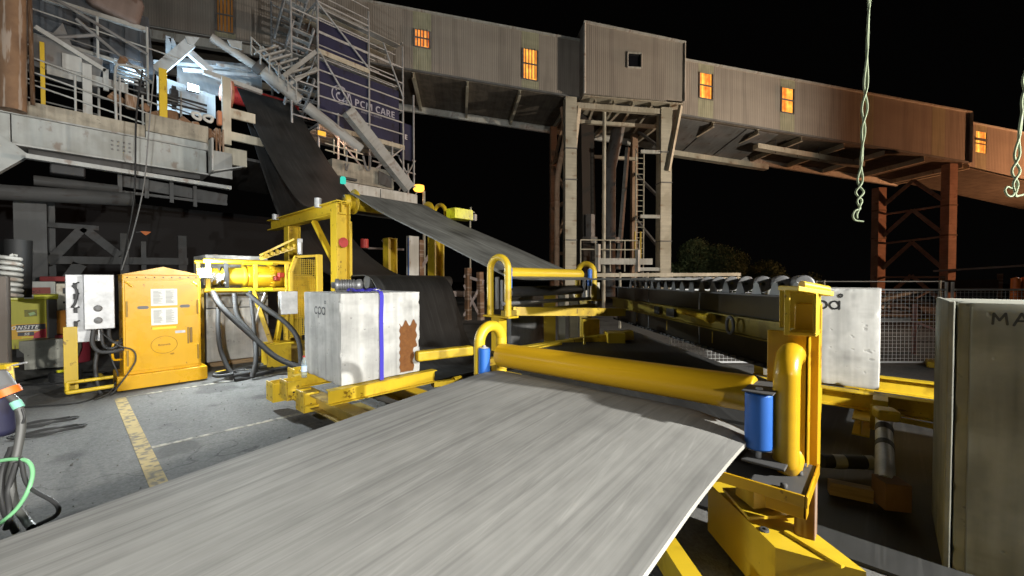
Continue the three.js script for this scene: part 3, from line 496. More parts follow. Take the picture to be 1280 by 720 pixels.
// ------------------------------------------------------------------ yellow roller stand under the hanging belt
{
  const t = thing('belt_stand', 'tall yellow roller stand that carries the black belt', 'roller stand', [4.75, 0, -10.3]);
  const post = (x, z, h, s, m) => bag().span([x - s, 0, z - s], [x - s + 0.03, h, z + s], { b: 0.004 }).span([x + s - 0.03, 0, z - s], [x + s, h, z + s], { b: 0.004 }).span([x - s + 0.03, 0, z - 0.02], [x + s - 0.03, h, z + 0.02], { b: 0 }).span([x - s, h - 0.02, z - s], [x + s, h, z + s]).build('post', m || M.yellow, t);
  post(4.75, -10.3, 4.05, 0.18); post(4.75, -13.6, 3.75, 0.18); post(7.75, -10.3, 3.9, 0.18); post(7.9, -13.2, 3.6, 0.18);
  bag().span([4.93, 2.2, -10.2], [4.97, 3.6, -10.12]).build('guard_rail', M.yellow, t);
  bag().ibeam([4.72, 3.94, -10.15], [4.72, 3.94, -15.4], 0.34, 0.26, 0.03).build('top_beam', M.yellow, t);
  bag().bar([4.62, 3.7, -11.6], [4.7, 2.5, -10.5], 0.09, 0.14).each('brace', M.yellow, t);
  bag().tube([4.95, 4.12, -10.3], [7.6, 4.12, -10.3], 0.2, 24).build('head_roller', M.yellow, t);
  bag().lathe([4.85, 4.14, -10.28], [[0.02, 0], [0.16, 0], [0.16, 0.22], [0.31, 0.23], [0.33, 0.25], [0.31, 0.28], [0.16, 0.29]], 28, [1, 0, 0]).build('roller_flange', M.yellow, t);
  bag().lathe([7.4, 4.14, -10.28], [[0.2, 0], [0.33, 0.01], [0.33, 0.05], [0.02, 0.06]], 28, [1, 0, 0]).build('roller_flange', M.yellow, t);
  bag().tube([4.95, 2.05, -9.35], [7.5, 2.05, -9.35], 0.16, 20).build('bend_roller', M.dark, t);
  bag().span([7.6, 3.9, -9.6], [8.3, 4.2, -9.2]).each('end_box', M.lime, t);
  bag().pipe(hoop(7.9, -10.3, 4.5, 3.9, 0.6, 0.06, true), 0.06, 40, 10).build('hoop', M.yellow, t);
  bag().tube([4.6, 4.05, -11.3], [4.6, 4.3, -11.3], 0.09).tube([4.6, 4.05, -14.6], [4.6, 4.22, -14.6], 0.1).each('bearing', M.galv, t);
  { const b = bag(); b.lathe([4.565, 3.1, -10.28], [[0.001, 0.003], [0.17, 0.003], [0.17, 0]], 14, [1, 0, 0]); b.g = []; }
  bag().lathe([4.74, 3.05, -10.1175], [[0.001, 0.003], [0.09, 0.002], [0.13, 0]], 11, [0, 0, 1]).build('paint_mark', M.red, t, 'round red paint mark on the yellow post');
  bag().lathe([4.78, 4.55, -10.2], [[0.001, 0], [0.07, 0.0], [0.07, 0.13], [0.05, 0.17], [0.001, 0.18]], 14).build('signal_lamp', glow([0.05, 0.8, 0.6], 0.9), t, 'small green signal lamp on the roller end');
  bag().span([4.55, 0, -10.7], [7.95, 0.25, -10.45]).span([4.55, 0, -13.5], [4.9, 0.25, -10.6]).each('sill_beam', M.yellow, t);
}
// ------------------------------------------------------------------ yellow power cabinet
{
  const t = thing('power_cabinet', 'tall yellow steel cabinet with white instruction sheets and a gabled roof', 'cabinet', [1.28, 0, -10.9]);
  const x0 = 0.7, x1 = 1.88, zf = -10.55, zb = -11.4;
  bag().span([x0, 0.3, zb], [x1, 2.2, zf], { b: 0.012 }).build('body', M.cabinet, t);
  bag().span([0.6, 0.03, zb - 0.02], [1.97, 0.3, zf + 0.08], { b: 0.012 }).build('plinth', M.cabinet, t);
  bag().plate([[x0 - 0.03, 2.2, zf + 0.03], [x1 + 0.03, 2.2, zf + 0.03], [(x0 + x1) / 2, 2.36, zf + 0.03]], [0, 0, -1], 0.92).build('roof', M.cabinet, t);
  bag().span([x0 + 0.03, 0.36, zf + 0.002], [x1 - 0.03, 2.1, zf + 0.02], { b: 0.008 }).build('door', M.cabinet, t);
  bag().span([x0 + 0.1, 2.0, zf + 0.0215], [x1 - 0.1, 2.006, zf + 0.026], { b: 0 }).span([x0 + 0.02, 2.12, zf + 0.003], [x1 - 0.02, 2.185, zf + 0.012]).build('header_strip', M.cabinet, t);
  { const b = bag(); for (let k = 0; k < 9; k++) { const x = x0 + 0.07 + k * 0.13; b.lathe([x, 2.15, zf + 0.012], [[0.001, 0.008], [0.01, 0.006], [0.012, 0]], 8, [0, 0, 1]); } b.each('bolt', M.dark, t); }
  for (const x of [x0 + 0.055, x1 - 0.055]) for (const y of [1.55, 0.62]) bag().span([x - 0.014, y - 0.15, zf + 0.021], [x + 0.014, y + 0.15, zf + 0.045], { b: 0.006 }).build('hinge', std({ color: [0.3, 0.17, 0.01], roughness: 0.5 }), t);
  for (const x of [x0 + 0.05, x1 - 0.13]) bag().pipe([[x, 2.06, zf + 0.022], [x, 2.06, zf + 0.06], [x + 0.08, 1.98, zf + 0.06], [x + 0.08, 1.98, zf + 0.022]], 0.012, 16, 6).build('lifting_eye', M.cabinet, t);
  for (const y of [1.76, 1.38]) { const p = bag().span([1.1, y - 0.165, zf + 0.0205], [1.5, y + 0.165, zf + 0.0245], { b: 0 }).build('instruction_sheet', M.paper, t);
    const r = mulb(y * 100 | 0);
    decal('print', 0.38, 0.31, 256, (x, w, h) => { x.fillStyle = '#dcdcd6'; x.fillRect(0, 0, w, h); for (const c of [0.06, 0.55]) for (let k = 0; k < 22; k++) { x.fillStyle = `rgba(70,72,70,${0.35 + 0.4 * r()})`; x.fillRect(c * w, (0.08 + k * 0.038) * h, (0.2 + 0.2 * r()) * w, h * 0.02); } }, [1.3, y, zf + 0.0275], 0, p, 0.5); }
  for (const [x, d] of [[0.985, -1], [1.62, 1]]) bag().plate([[x - 0.09, 1.57, zf + 0.021], [x - 0.06, 1.6, zf + 0.021], [x + 0.06, 1.6, zf + 0.021], [x + 0.09, 1.57, zf + 0.021], [x + 0.06, 1.54, zf + 0.021], [x - 0.06, 1.54, zf + 0.021]], [0, 0, 1], 0.004).build('arrow_plate', M.mid, t);
  bag().span([1.11, 1.13, zf + 0.0205], [1.49, 1.175, zf + 0.0235], { b: 0 }).build('reflector', M.lime, t);
  bag().span([1.46, 1.03, zf + 0.0205], [1.62, 1.08, zf + 0.0235], { b: 0 }).build('name_plate', M.galv, t);
  bag().span([1.655, 0.8, zf + 0.021], [1.675, 1.14, zf + 0.03], { b: 0 }).span([1.69, 0.82, zf + 0.021], [1.73, 1.13, zf + 0.05]).each('latch', std({ color: [0.2, 0.11, 0.01], roughness: 0.5 }), t);
  { const pts = []; for (let k = 0; k < 40; k++) { const a = (k / 40) * 6.2832; pts.push([1.29 + 0.2 * Math.cos(a), 0.82 + 0.17 * Math.sin(a), zf + 0.021]); } bag().pipe(pts, 0.004, 80, 5, true).build('emblem_ring', std({ color: [0.25, 0.12, 0.01], roughness: 0.5 }), t); }
  decal('lettering', 0.27, 0.07, 256, (x, w, h) => { x.clearRect(0, 0, w, h); x.fillStyle = 'rgba(95,48,6,0.85)'; x.font = `bold ${h * 0.72}px sans-serif`; x.textAlign = 'center'; x.textBaseline = 'middle'; x.fillText('Rexroth', w / 2, h / 2, w * 0.95); }, [1.29, 0.82, zf + 0.0225], 0, t, 0.5);
  bag().pipe([[x0 - 0.01, 0.95, zf - 0.2], [x0 - 0.12, 0.9, zf - 0.15], [x0 - 0.13, 0.62, zf - 0.15], [x0 - 0.01, 0.58, zf - 0.2]], 0.02, 20).build('side_handle', M.cabinet, t);
}
function mulb(a) { return () => { a |= 0; a = (a + 0x6d2b79f5) | 0; let t = Math.imul(a ^ (a >>> 15), 1 | a); t = (t + Math.imul(t ^ (t >>> 7), 61 | t)) ^ t; return ((t ^ (t >>> 14)) >>> 0) / 4294967296; }; }
{
  const t = thing('switch_box', 'grey metal switch boxes on a yellow post beside the tall cabinet', 'switch box', [0.2, 0, -10.9]);
  bag().span([-0.02, 0.95, -11.1], [0.42, 2.2, -10.92], { b: 0.012 }).build('rear_enclosure', M.galv, t);
  bag().span([0.2, 1.2, -10.91], [0.6, 2.2, -10.62], { b: 0.014 }).build('front_enclosure', M.galv, t);
  for (const y of [1.36, 1.58]) bag().lathe([0.38, y, -10.615], [[0.001, 0.03], [0.03, 0.03], [0.055, 0.012], [0.06, 0]], 16, [0, 0, 1]).build('rotary_switch', M.mid, t);
  { const b = bag(); for (const y of [1.3, 1.55, 1.8, 2.0]) b.box([0.1, y, -10.9], [0.05, 0.1, 0.05]).tube([0.08, y + 0.02, -10.87], [0.15, y + 0.06, -10.87], 0.012); b.each('catch', M.dark, t); }
  bag().pipe([[0.07, 2.0, -10.9], [0.12, 1.9, -10.86], [0.1, 1.7, -10.86], [0.06, 1.6, -10.88]], 0.02, 20).build('conduit', M.dark, t);
  bag().span([-0.06, 0.1, -11.05], [0.12, 1.25, -10.9]).build('post', M.yellow, t);
  bag().pipe([[-0.02, 0.16, -11.2], [-0.02, 0.16, -10.45], [0.05, 0.16, -10.35], [0.55, 0.16, -10.4]], 0.035, 30).pipe([[-0.02, 0.32, -10.42], [0.55, 0.32, -10.45]], 0.03, 6).tube([-0.02, 0.16, -10.42], [-0.02, 0.33, -10.42], 0.03).pipe([[0.4, 0.3, -11.0], [0.42, 0.33, -10.5]], 0.03, 6).build('foot_rail', M.yellow, t);
}
{
  const t = thing('cable_bundle', 'bundle of black cables hanging under the grey switch boxes', 'cables', [0.4, 0, -10.6]);
  const C = (pts, r) => bag().pipe(pts, r, 36, 8).build('cable', M.cable, t);
  C([[0.32, 1.2, -10.7], [0.3, 0.95, -10.62], [0.38, 0.8, -10.55], [0.55, 0.78, -10.5], [0.7, 0.8, -10.56]], 0.035);
  C([[0.42, 1.2, -10.7], [0.44, 0.9, -10.6], [0.55, 0.84, -10.5], [0.68, 0.92, -10.6]], 0.025);
  C([[0.52, 1.2, -10.75], [0.53, 1.0, -10.65], [0.62, 0.93, -10.6], [0.7, 0.97, -10.7]], 0.03);
  C([[0.36, 0.8, -10.7], [0.33, 0.5, -10.65], [0.35, 0.25, -10.6], [0.38, 0.03, -10.5]], 0.03);
  C([[0.4, 1.15, -10.66], [0.62, 0.9, -10.44], [0.82, 0.78, -10.47], [0.86, 0.62, -10.44], [0.8, 0.45, -10.42], [0.58, 0.1, -10.35], [0.5, 0.02, -10.3]], 0.013);
  C([[0.48, 0.9, -10.8], [0.58, 0.5, -10.7], [0.62, 0.3, -10.6], [0.5, 0.06, -10.4], [0.3, 0.02, -10.1]], 0.014);
}
// ------------------------------------------------------------------ winch drive frame
{
  const t = thing('winch', 'yellow winch with caged gearbox drive beside the roller stand', 'winch', [3.2, 0, -11]);
  const zf = -10.75, zb = -11.7;
  for (const x of [2.05, 2.95, 3.62]) for (const z of [zf, zb]) bag().bar([x, 1.86, z], [x, 2.52, z], 0.08, 0.08, { b: 0.006 }).each('cage_post', M.yellow, t);
  for (const y of [2.52, 1.87]) for (const z of [zf, zb]) bag().tube([1.98, y, z], [3.72, y, z], 0.045, 12).build('cage_rail', y > 2 && z === zf ? M.yellow : M.yellow, t);
  for (const y of [2.5, 1.875]) bag().tube([2.7, y, zf + 0.004], [3.3, y, zf + 0.004], 0.047, 12).each('reflective_band', M.lime, t);
  const A = [2.15, 2.18, -11.2];
  bag().lathe(A, [[0.02, 0], [0.1, 0], [0.12, 0.05], [0.19, 0.08], [0.19, 0.16], [0.14, 0.18], [0.14, 0.24], [0.21, 0.26], [0.21, 0.62], [0.25, 0.64], [0.25, 0.7], [0.22, 0.72]], 28, [1, 0, 0]).build('motor', M.yellow, t);
  bag().lathe([2.87, 2.18, -11.2], [[0.2, 0], [0.27, 0.02], [0.27, 0.5], [0.3, 0.51], [0.3, 0.58], [0.25, 0.6], [0.25, 0.95], [0.02, 0.96]], 32, [1, 0, 0]).build('gearbox', M.golden, t);
  { const b = bag(); for (let k = 0; k < 18; k++) { const a = (k / 18) * 6.2832; b.lathe([3.33, 2.18 + 0.285 * Math.cos(a), -11.2 + 0.285 * Math.sin(a)], [[0.001, 0], [0.016, 0], [0.016, 0.12], [0.001, 0.12]], 6, [1, 0, 0]); } b.each('bolt', M.yellow, t); }
  { const b = bag(); b.lathe([2.4, 2.18, -11.2], [[0.215, 0], [0.235, 0], [0.235, 0.09], [0.215, 0.09]], 28, [1, 0, 0]); b.bar([2.42, 2.5, -10.95], [2.44, 1.86, -10.95], 0.08, 0.03); b.build('hose_clamp', M.rubber, t); }
  { const b = bag(); for (let k = 0; k < 7; k++) b.tube([2.1 + 0.05 * k, 2.02 + 0.04 * (k % 3), -10.95], [2.16 + 0.05 * k, 2.2 + 0.05 * (k % 2), -11.0], 0.025); b.build('valve_block', M.galv, t); }
  for (const p of [[3.5, 2.22, -10.8], [3.42, 2.14, -10.82]]) bag().box(p, [0.14, 0.12, 0.1], { ry: 0.3, b: 0.02 }).build('red_valve', M.red, t);
  bag().span([3.4, 1.28, -10.7], [3.78, 1.83, -10.5], { b: 0.012 }).build('junction_box', M.galv, t);
  for (const [a, b] of [[[2.9, 1.86, zf], [3.25, 0.5, -10.6]], [[3.6, 1.86, zf], [3.3, 0.5, -10.6]], [[3.8, 1.86, -11.4], [3.8, 0.3, -11.4]], [[2.1, 1.86, zb], [2.1, 0.1, zb]]]) bag().bar(a, b, 0.09, 0.1).build('leg', M.yellow, t);
  bag().span([3.05, 0.1, -10.75], [3.55, 0.62, -10.3]).span([3.0, 0.6, -10.8], [3.6, 0.64, -10.25]).build('foot_block', M.yellow, t);
  // mesh guard in front of the drum
  { const b = bag(), x0 = 3.72, x1 = 4.28, z = -10.62; for (let y = 0.75; y < 2.62; y += 0.045) b.bar([x0 - (y > 2.2 ? 0 : 0.0), y, z], [x1, y, z], 0.009, 0.009); for (let x = x0; x < x1; x += 0.045) b.bar([x, 0.75, z], [x, 2.62, z], 0.009, 0.009); tag(b.build('guard_mesh', M.yellow, t), null, null, null, 'stuff'); }
  bag().bar([3.66, 2.3, -10.62], [3.66, 0.7, -10.62], 0.07, 0.09, { b: 0.005 }).bar([3.66, 2.3, -10.62], [3.78, 2.66, -10.62], 0.07, 0.09).bar([3.76, 2.66, -10.62], [4.34, 2.72, -10.62], 0.06, 0.09).build('guard_frame', M.yellow, t);
  bag().span([4.24, 1.5, -10.62], [4.38, 2.74, -10.5]).build('guard_post', M.yellow, t);
  bag().tube([3.95, 1.65, -11.9], [4.6, 1.65, -11.9], 0.6, 28).build('rope_drum', M.golden, t);
  bag().bar([3.2, 2.7, -11.3], [3.95, 3.15, -11.2], 0.05, 0.05).bar([3.2, 2.62, -11.3], [4.0, 2.95, -11.2], 0.08, 0.03).each('arm', M.yellow, t);
  { const b = bag(); for (let k = 0; k < 6; k++) b.box([3.3 + 0.13 * k, 2.7 + 0.055 * k, -11.2], [0.08, 0.1, 0.1], { b: 0.02 }); b.each('rope_sheave', M.yellow, t); }
  bag().tube([4.02, 2.75, -11], [4.02, 3.05, -11], 0.06).box([4.02, 3.1, -11], [0.1, 0.1, 0.1]).build('hydraulic_ram', M.galv, t);
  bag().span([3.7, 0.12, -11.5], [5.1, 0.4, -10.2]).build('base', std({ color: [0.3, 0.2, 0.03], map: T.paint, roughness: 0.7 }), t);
  for (let k = 0; k < 3; k++) bag().bar([4.05 + 0.2 * k, 0.4, -10.2], [4.2 + 0.2 * k, 0.85, -10.5], 0.05, 0.05).build('stay', M.yellow, t);
}
{ // hoses drooping from the drive to the ground
  const t = thing('hose_bundle', 'thick black hoses drooping from the winch drive to the asphalt', 'hoses', [3, 0, -10.4]);
  const H = (pts, r, m = M.cable) => bag().pipe(pts, r, 40, 9).build('hose', m, t);
  H([[2.12, 1.85, -10.7], [2.25, 1.5, -10.5], [2.7, 0.9, -10.2], [3.1, 0.4, -9.9], [3.6, 0.08, -9.5]], 0.06); H([[2.5, 1.8, -10.6], [2.52, 1.3, -10.45], [2.75, 0.85, -10.2], [2.72, 0.4, -9.95], [2.6, 0.05, -9.8]], 0.05);
  H([[2.75, 1.8, -10.6], [3.0, 1.5, -10.4], [3.4, 1.1, -10.15], [3.6, 0.7, -10.0], [3.62, 0.06, -9.9]], 0.055); H([[2.8, 1.85, -10.6], [2.8, 1.2, -10.4], [2.78, 0.6, -10.2], [2.7, 0.05, -10.0], [2.3, 0.05, -9.85]], 0.04);
  H([[2.2, 1.6, -10.6], [2.15, 1.0, -10.4], [2.2, 0.5, -10.3], [2.4, 0.05, -10.1], [2.9, 0.05, -10.05]], 0.045); H([[3.1, 1.8, -10.6], [2.95, 1.5, -10.5], [2.85, 1.2, -10.4]], 0.018, M.paper);
  const b = bag(); for (let k = 0; k < 9; k++) { const x = 2.2 + 1.3 * rnd(), z = -10.1 - 0.5 * rnd(), p = []; for (let i = 0; i < 9; i++) p.push([x + 0.35 * Math.cos(i * 0.8 + k), 0.05 + 0.05 * rnd() + 0.03 * (k % 3), z + 0.18 * Math.sin(i * 0.8 + k)]); b.pipe(p, 0.035, 30, 7, true); } b.build('coil', M.cable, t);
}
for (const [y, lab] of [[0.1, 'lower concrete cube of the stack behind the winch hoses'], [1.415, 'upper concrete cube of the stack behind the winch cage']]) {
  const t = thing('concrete_cube', lab, 'concrete block', [2.9, y, -12.7], 0, 'concrete cubes stacked behind the winch'); delete t.userData.group;
  bag().add(wornBox([2.25, y, -13.4], [3.6, y + 1.305, -12.05])).build('block', M.concrete, t);
  bag().span([2.55, y + 1.3, -12.8], [2.62, y + 1.34, -12.6]).each('lifting_anchor', M.rust, t);
}
for (const [z, l] of [[-12.2, 'front timber bearer under the concrete cube stack'], [-13.3, 'rear timber bearer under the concrete cube stack']]) tag(bag().span([2.3, 0, z], [3.5, 0.095, z + 0.25]).build('timber_bearer', M.wood), l, 'timber');
tag(bag().box([2.3, 0.07, -10.6], [0.34, 0.14, 0.1], { ry: 0.3, b: 0.01 }).build('wheel_chock', M.yellow), 'small yellow wedge block on the asphalt by the hoses', 'chock');
{ // work lamp on the cage corner: the bright white glare in the photo
  const t = thing('work_lamp', 'small glaring white work lamp on the corner of the winch cage', 'lamp', [1.98, 2.24, -10.6]);
  bag().box([1.98, 2.24, -10.66], [0.26, 0.21, 0.1], { ry: -0.2, b: 0.02 }).build('housing', M.dark, t);
  bag().box([1.97, 2.24, -10.595], [0.22, 0.17, 0.02], { ry: -0.2, b: 0.005 }).build('lens', glow([0.85, 0.97, 1], 30), t);
  bag().bar([1.98, 2.0, -10.7], [1.98, 2.18, -10.7], 0.03, 0.03).build('bracket', M.dark, t);
  spot([0.88, 0.97, 1], 60, [1.965, 2.24, -10.57], [2.2, 0.6, -7.5], 1.35, 0.5, 4);
  bulb([0.88, 0.97, 1], 26, [2.0, 2.38, -10.55], 4);
}
// ------------------------------------------------------------------ left edge: generator, welder, barrier
{
  const z = -15.3, t = thing('generator', 'lime yellow site generator with an advertising sticker on its side', 'generator', [-0.6, 0.4, z]);
  bag().span([-0.95, 0.45, z], [-0.35, 1.62, z - 1.0], { b: 0.015 }).build('case', std({ color: [0.62, 0.58, 0.03], map: T.paint, roughness: 0.5 }), t);
  bag().span([-0.98, 1.62, z + 0.03], [-0.15, 1.74, z - 1.02], { b: 0.015 }).build('lid', M.lime, t);
  bag().span([-0.345, 0.5, z - 0.02], [-0.18, 1.615, z - 1.0], { b: 0.01 }).build('side_panel', M.mid, t);
  { const b = bag(); for (let i = 0; i < 6; i++) b.span([-0.7, 1.22 + 0.028 * i, z + 0.003], [-0.5, 1.235 + 0.028 * i, z + 0.015], { b: 0 }); tag(b.build('vent_grille', M.dark, t), null, null, null, 'stuff'); }
  decal('sticker', 0.585, 0.36, 512, (x, w, h) => {
    x.fillStyle = '#e9b420'; x.fillRect(0, 0, w, h); x.fillStyle = '#c2263a'; x.beginPath(); x.moveTo(w * 0.35, h); x.lineTo(w, h); x.lineTo(w, h * 0.3); x.closePath(); x.fill(); x.fillStyle = '#41464c'; x.fillRect(w * 0.18, h * 0.05, w * 0.8, h * 0.36);
    x.fillStyle = '#f4f1ea'; x.fillRect(w * 0.2, h * 0.42, w * 0.62, h * 0.09); x.fillStyle = '#41464c'; x.fillRect(w * 0.22, h * 0.55, w * 0.44, h * 0.24);
    x.fillStyle = '#f4f1ea'; x.font = `italic bold ${h * 0.34}px sans-serif`; x.textBaseline = 'middle'; x.textAlign = 'left'; x.fillText('ONSITE', w * 0.03, h * 0.24, w * 0.88); x.font = `italic bold ${h * 0.22}px sans-serif`; x.fillText('55', w * 0.38, h * 0.68);
    x.fillStyle = '#e8d43a'; x.fillRect(w * 0.32, h * 0.84, w * 0.32, h * 0.14);
  }, [-0.648, 0.86, z + 0.004], 0, t, 0.5);
  bag().span([-0.7, 1.65, z + 0.032], [-0.55, 1.74, z + 0.036], { b: 0 }).build('data_label', M.paper, t);
  bag().box([-0.58, 1.28, z + 0.018], [0.1, 0.07, 0.004], { rz: 0.4, b: 0 }).build('green_label', std({ color: [0.45, 0.62, 0.3] }), t);
}
{
  const z = -16.8, t = thing('welder_unit', 'white equipment container with a red hatch behind the generator', 'machine', [-0.4, 0, z]);
  bag().span([-0.95, 0.3, z], [-0.21, 2.06, z - 0.5], { b: 0.02 }).build('case', M.white, t);
  bag().span([-0.2, 0.4, z + 0.02], [0.28, 2.0, z - 0.5], { b: 0.02 }).build('control_panel', M.cream, t);
  for (const [x, y, w, h] of [[-0.08, 1.72, 0.1, 0.16], [-0.08, 1.45, 0.08, 0.06], [0.08, 1.3, 0.08, 0.1], [-0.14, 1.2, 0.06, 0.08]]) bag().span([x, y, z + 0.021], [x + w, y + h, z + 0.04]).build('gauge', M.black, t);
  bag().span([-0.8, 1.6, z + 0.01], [-0.3, 1.9, z + 0.05]).build('red_hatch', std({ color: [0.3, 0.06, 0.04], map: T.paint, roughness: 0.6 }), t);
  bag().span([-0.5, 2.06, z - 0.05], [0.1, 2.2, z - 0.45], { b: 0.03 }).build('tarp', std({ color: [0.2, 0.03, 0.03], roughness: 0.9 }), t);
}
{
  const q = [0.09, 1.08, -15.3], t = thing('oil_drum', 'orange drum half hidden behind the switch box post', 'drum', [q[0], 0, q[2]]);
  bag().lathe([q[0], 0.75, q[2]], [[0.02, 0], [0.27, 0], [0.28, 0.02], [0.27, 0.28], [0.285, 0.3], [0.27, 0.32], [0.27, 0.58], [0.02, 0.6]], 24).build('shell', std({ color: [0.55, 0.22, 0.03], roughness: 0.6, map: T.paint }), t);
  bag().lathe([q[0], 0.0, q[2]], [[0.02, 0], [0.3, 0], [0.31, 0.02], [0.31, 0.72], [0.02, 0.745]], 24).build('red_base', std({ color: [0.3, 0.03, 0.05], roughness: 0.6, map: T.paint }), t);
}
{
  const t = thing('concrete_barrier', 'short weathered concrete footing in front of the generator', 'concrete block', [-0.36, 0, -14.55]);
  bag().plate([[-0.69, 0.02, -14.67], [-0.07, 0.03, -14.43], [0.01, 0.43, -14.35], [0.03, 0.7, -14.4], [-0.76, 0.68, -14.75], [-0.76, 0.48, -14.75], [-0.7, 0.39, -14.68]], [0.6, 0, -0.8], 0.5).build('block', std({ map: T.concrete, color: [0.95, 0.95, 0.85], bumpMap: T.concreteBump, bumpScale: 0.02, roughness: 0.95 }), t);
  bag().tube([-0.55, 0.71, -14.81], [-0.3, 0.71, -14.69], 0.02).build('lifting_bar', M.rust, t);
}
{ // leaning dark hose tower with pale spiral sleeve
  const t = thing('hose_rack', 'dark hose bundle with a white spiral sleeve above the generator', 'hoses', [-0.77, 1.94, -13.2]);
  bag().tube([-0.71, 1.73, -13.6], [-0.68, 2.95, -13.6], 0.2, 12).build('dark_hoses', M.rubber, t);
  const a = [-0.76, 1.78, -12.9], P = []; for (let k = 0; k < 40; k++) P.push([a[0] + 0.14 * Math.cos(k * 1.2), a[1] + k * 0.02, a[2] + 0.14 * Math.sin(k * 1.2)]); bag().pipe(P, 0.04, 160, 6).build('spiral_sleeve', M.white, t);
  bag().bar([-0.77, 2.63, -13.3], [-0.69, 2.52, -13.3], 0.06, 0.04).bar([-0.75, 2.43, -13.3], [-0.7, 2.63, -13.3], 0.05, 0.04).each('clamp', M.white, t);
}
tag(bag().span([-0.85, 2.16, -10.7], [-0.63, 0.49, -10.01], { b: 0.02 }).build('steel_post', std({ color: [0.12, 0.1, 0.085], map: T.steel, roughness: 0.9 })), 'drab brown steel post cut off by the left picture edge', 'post');
{ // near left: yellow hook bracket, plug with an orange collar and its hanging cable
  const t = thing('cable_plug', 'grey plug with an orange collar and a thick cable hanging from it', 'plug', [-0.32, 1.25, -4.94]);
  bag().tube([-0.37, 1.35, -5.07], [-0.32, 1.26, -4.94], 0.06, 16).build('body', M.mid, t);
  bag().tube([-0.33, 1.27, -4.94], [-0.31, 1.22, -4.93], 0.075, 18).build('collar', M.orange, t);
  bag().pipe([[-0.31, 1.22, -4.93], [-0.27, 1.15, -4.89], [-0.25, 1.01, -4.86], [-0.27, 0.81, -4.81], [-0.3, 0.63, -4.76], [-0.28, 0.48, -4.68], [-0.22, 0.37, -4.53], [-0.19, 0.35, -4.42]], 0.026, 60, 10).build('cable', std({ color: [0.09, 0.09, 0.085], roughness: 0.5 }), t);
  bag().tube([-0.28, 1.17, -4.9], [-0.26, 1.12, -4.88], 0.033, 12).build('green_tape', std({ color: [0.25, 0.6, 0.45] }), t);
  for (const [q, r] of [[[[-0.24, 1.13, -4.78], [-0.23, 1.07, -4.77], [-0.24, 1.02, -4.78]], 0.008], [[[-0.25, 0.78, -4.72], [-0.21, 0.6, -4.59], [-0.08, 0.5, -4.38], [-0.07, 0.44, -4.31], [-0.16, 0.37, -4.4]], 0.014], [[[-0.3, 0.82, -4.92], [-0.35, 0.63, -4.82], [-0.33, 0.42, -4.73], [-0.27, 0.29, -4.58]], 0.022], [[[-0.27, 0.75, -4.73], [-0.31, 0.56, -4.72], [-0.3, 0.42, -4.62], [-0.32, 0.31, -4.64]], 0.018]]) bag().pipe(q, r, 40, 8).build('cable', M.cable, t);
}
tag(bag().pipe([[-0.39, 0.75, -4.86], [-0.3, 0.77, -4.77], [-0.22, 0.76, -4.68], [-0.19, 0.69, -4.62], [-0.21, 0.58, -4.56], [-0.27, 0.45, -4.59], [-0.37, 0.34, -4.64]], 0.013, 60, 10).build('green_hose', M.greenHose), 'thin pale green hose looping at the left picture edge', 'hose');
{
  const t = thing('hook_bracket', 'yellow steel hook bracket at the left picture edge', 'bracket', [-0.37, 1.25, -5.74]);
  bag().bar([-0.49, 1.33, -5.87], [-0.34, 1.34, -5.7], 0.04, 0.1).bar([-0.35, 1.34, -5.71], [-0.34, 1.18, -5.7], 0.035, 0.1).build('hook', M.yellow, t);
  bag().tube([-0.34, 1.34, -5.7], [-0.25, 1.37, -5.6], 0.008).build('pin', M.galv, t);
}
tag(bag().lathe([-0.4, 0.82, -5.39], [[0.01, 0], [0.09, 0], [0.1, 0.05], [0.09, 0.2], [0.1, 0.3], [0.05, 0.32], [0.01, 0.33]], 16).build('canvas_bag', M.navy), 'dark blue bag hanging at the left picture edge', 'bag');
{ // loose cables on the asphalt
  const coil = (name, label, c, n, rx, rz, r) => { const p = []; for (let k = 0; k < n * 12; k++) { const a = (k / 12) * 6.2832; p.push([c[0] + rx * Math.cos(a) * (1 + 0.12 * Math.sin(k * 0.7)), 0.015 + 0.006 * (k % 5), c[2] + rz * Math.sin(a) * (1 + 0.15 * Math.cos(k * 0.5))]); } tag(bag().pipe(p, r, n * 40, 6).build(name, M.rubber), label, 'cable'); };
  coil('ground_cable', 'flat loop of black cable on the asphalt nearest the belt', [-0.21, 0, -8.44], 2, 0.34, 0.12, 0.012);
  coil('ground_cable', 'flat loop of black cable on the asphalt beyond the nearest loop', [-0.28, 0, -9.01], 2, 0.34, 0.12, 0.012);
  coil('ground_cable', 'big loose cable ring on the asphalt in front of the concrete footing', [-0.15, 0, -12.85], 2, 0.65, 0.5, 0.014);
  tag(bag().pipe([[-0.81, 0.02, -10.58], [-0.38, 0.02, -10.29], [0.06, 0.02, -10.07], [0.3, 0.02, -10.28], [0.45, 0.02, -10.88], [0.67, 0.02, -10.49]], 0.014, 60, 6).build('ground_cable', M.rubber), 'long black cable trailing across the asphalt to the cabinet', 'cable');
  const t = thing('cable_reel', 'small black cable pile with a yellow handle left of the foot rail', 'cable reel', [-0.04, 0, -12.43]), c = [-0.04, 0, -12.43];
  const p = []; for (let k = 0; k < 60; k++) p.push([c[0] + 0.22 * Math.cos(k * 0.6), 0.03 + 0.003 * k, c[2] + 0.16 * Math.sin(k * 0.6)]); bag().pipe(p, 0.025, 200, 6).build('coil', M.rubber, t);
  bag().box([c[0], 0.24, c[2]], [0.26, 0.05, 0.08], { ry: 0.3, b: 0.01 }).build('handle', M.lime, t);
}

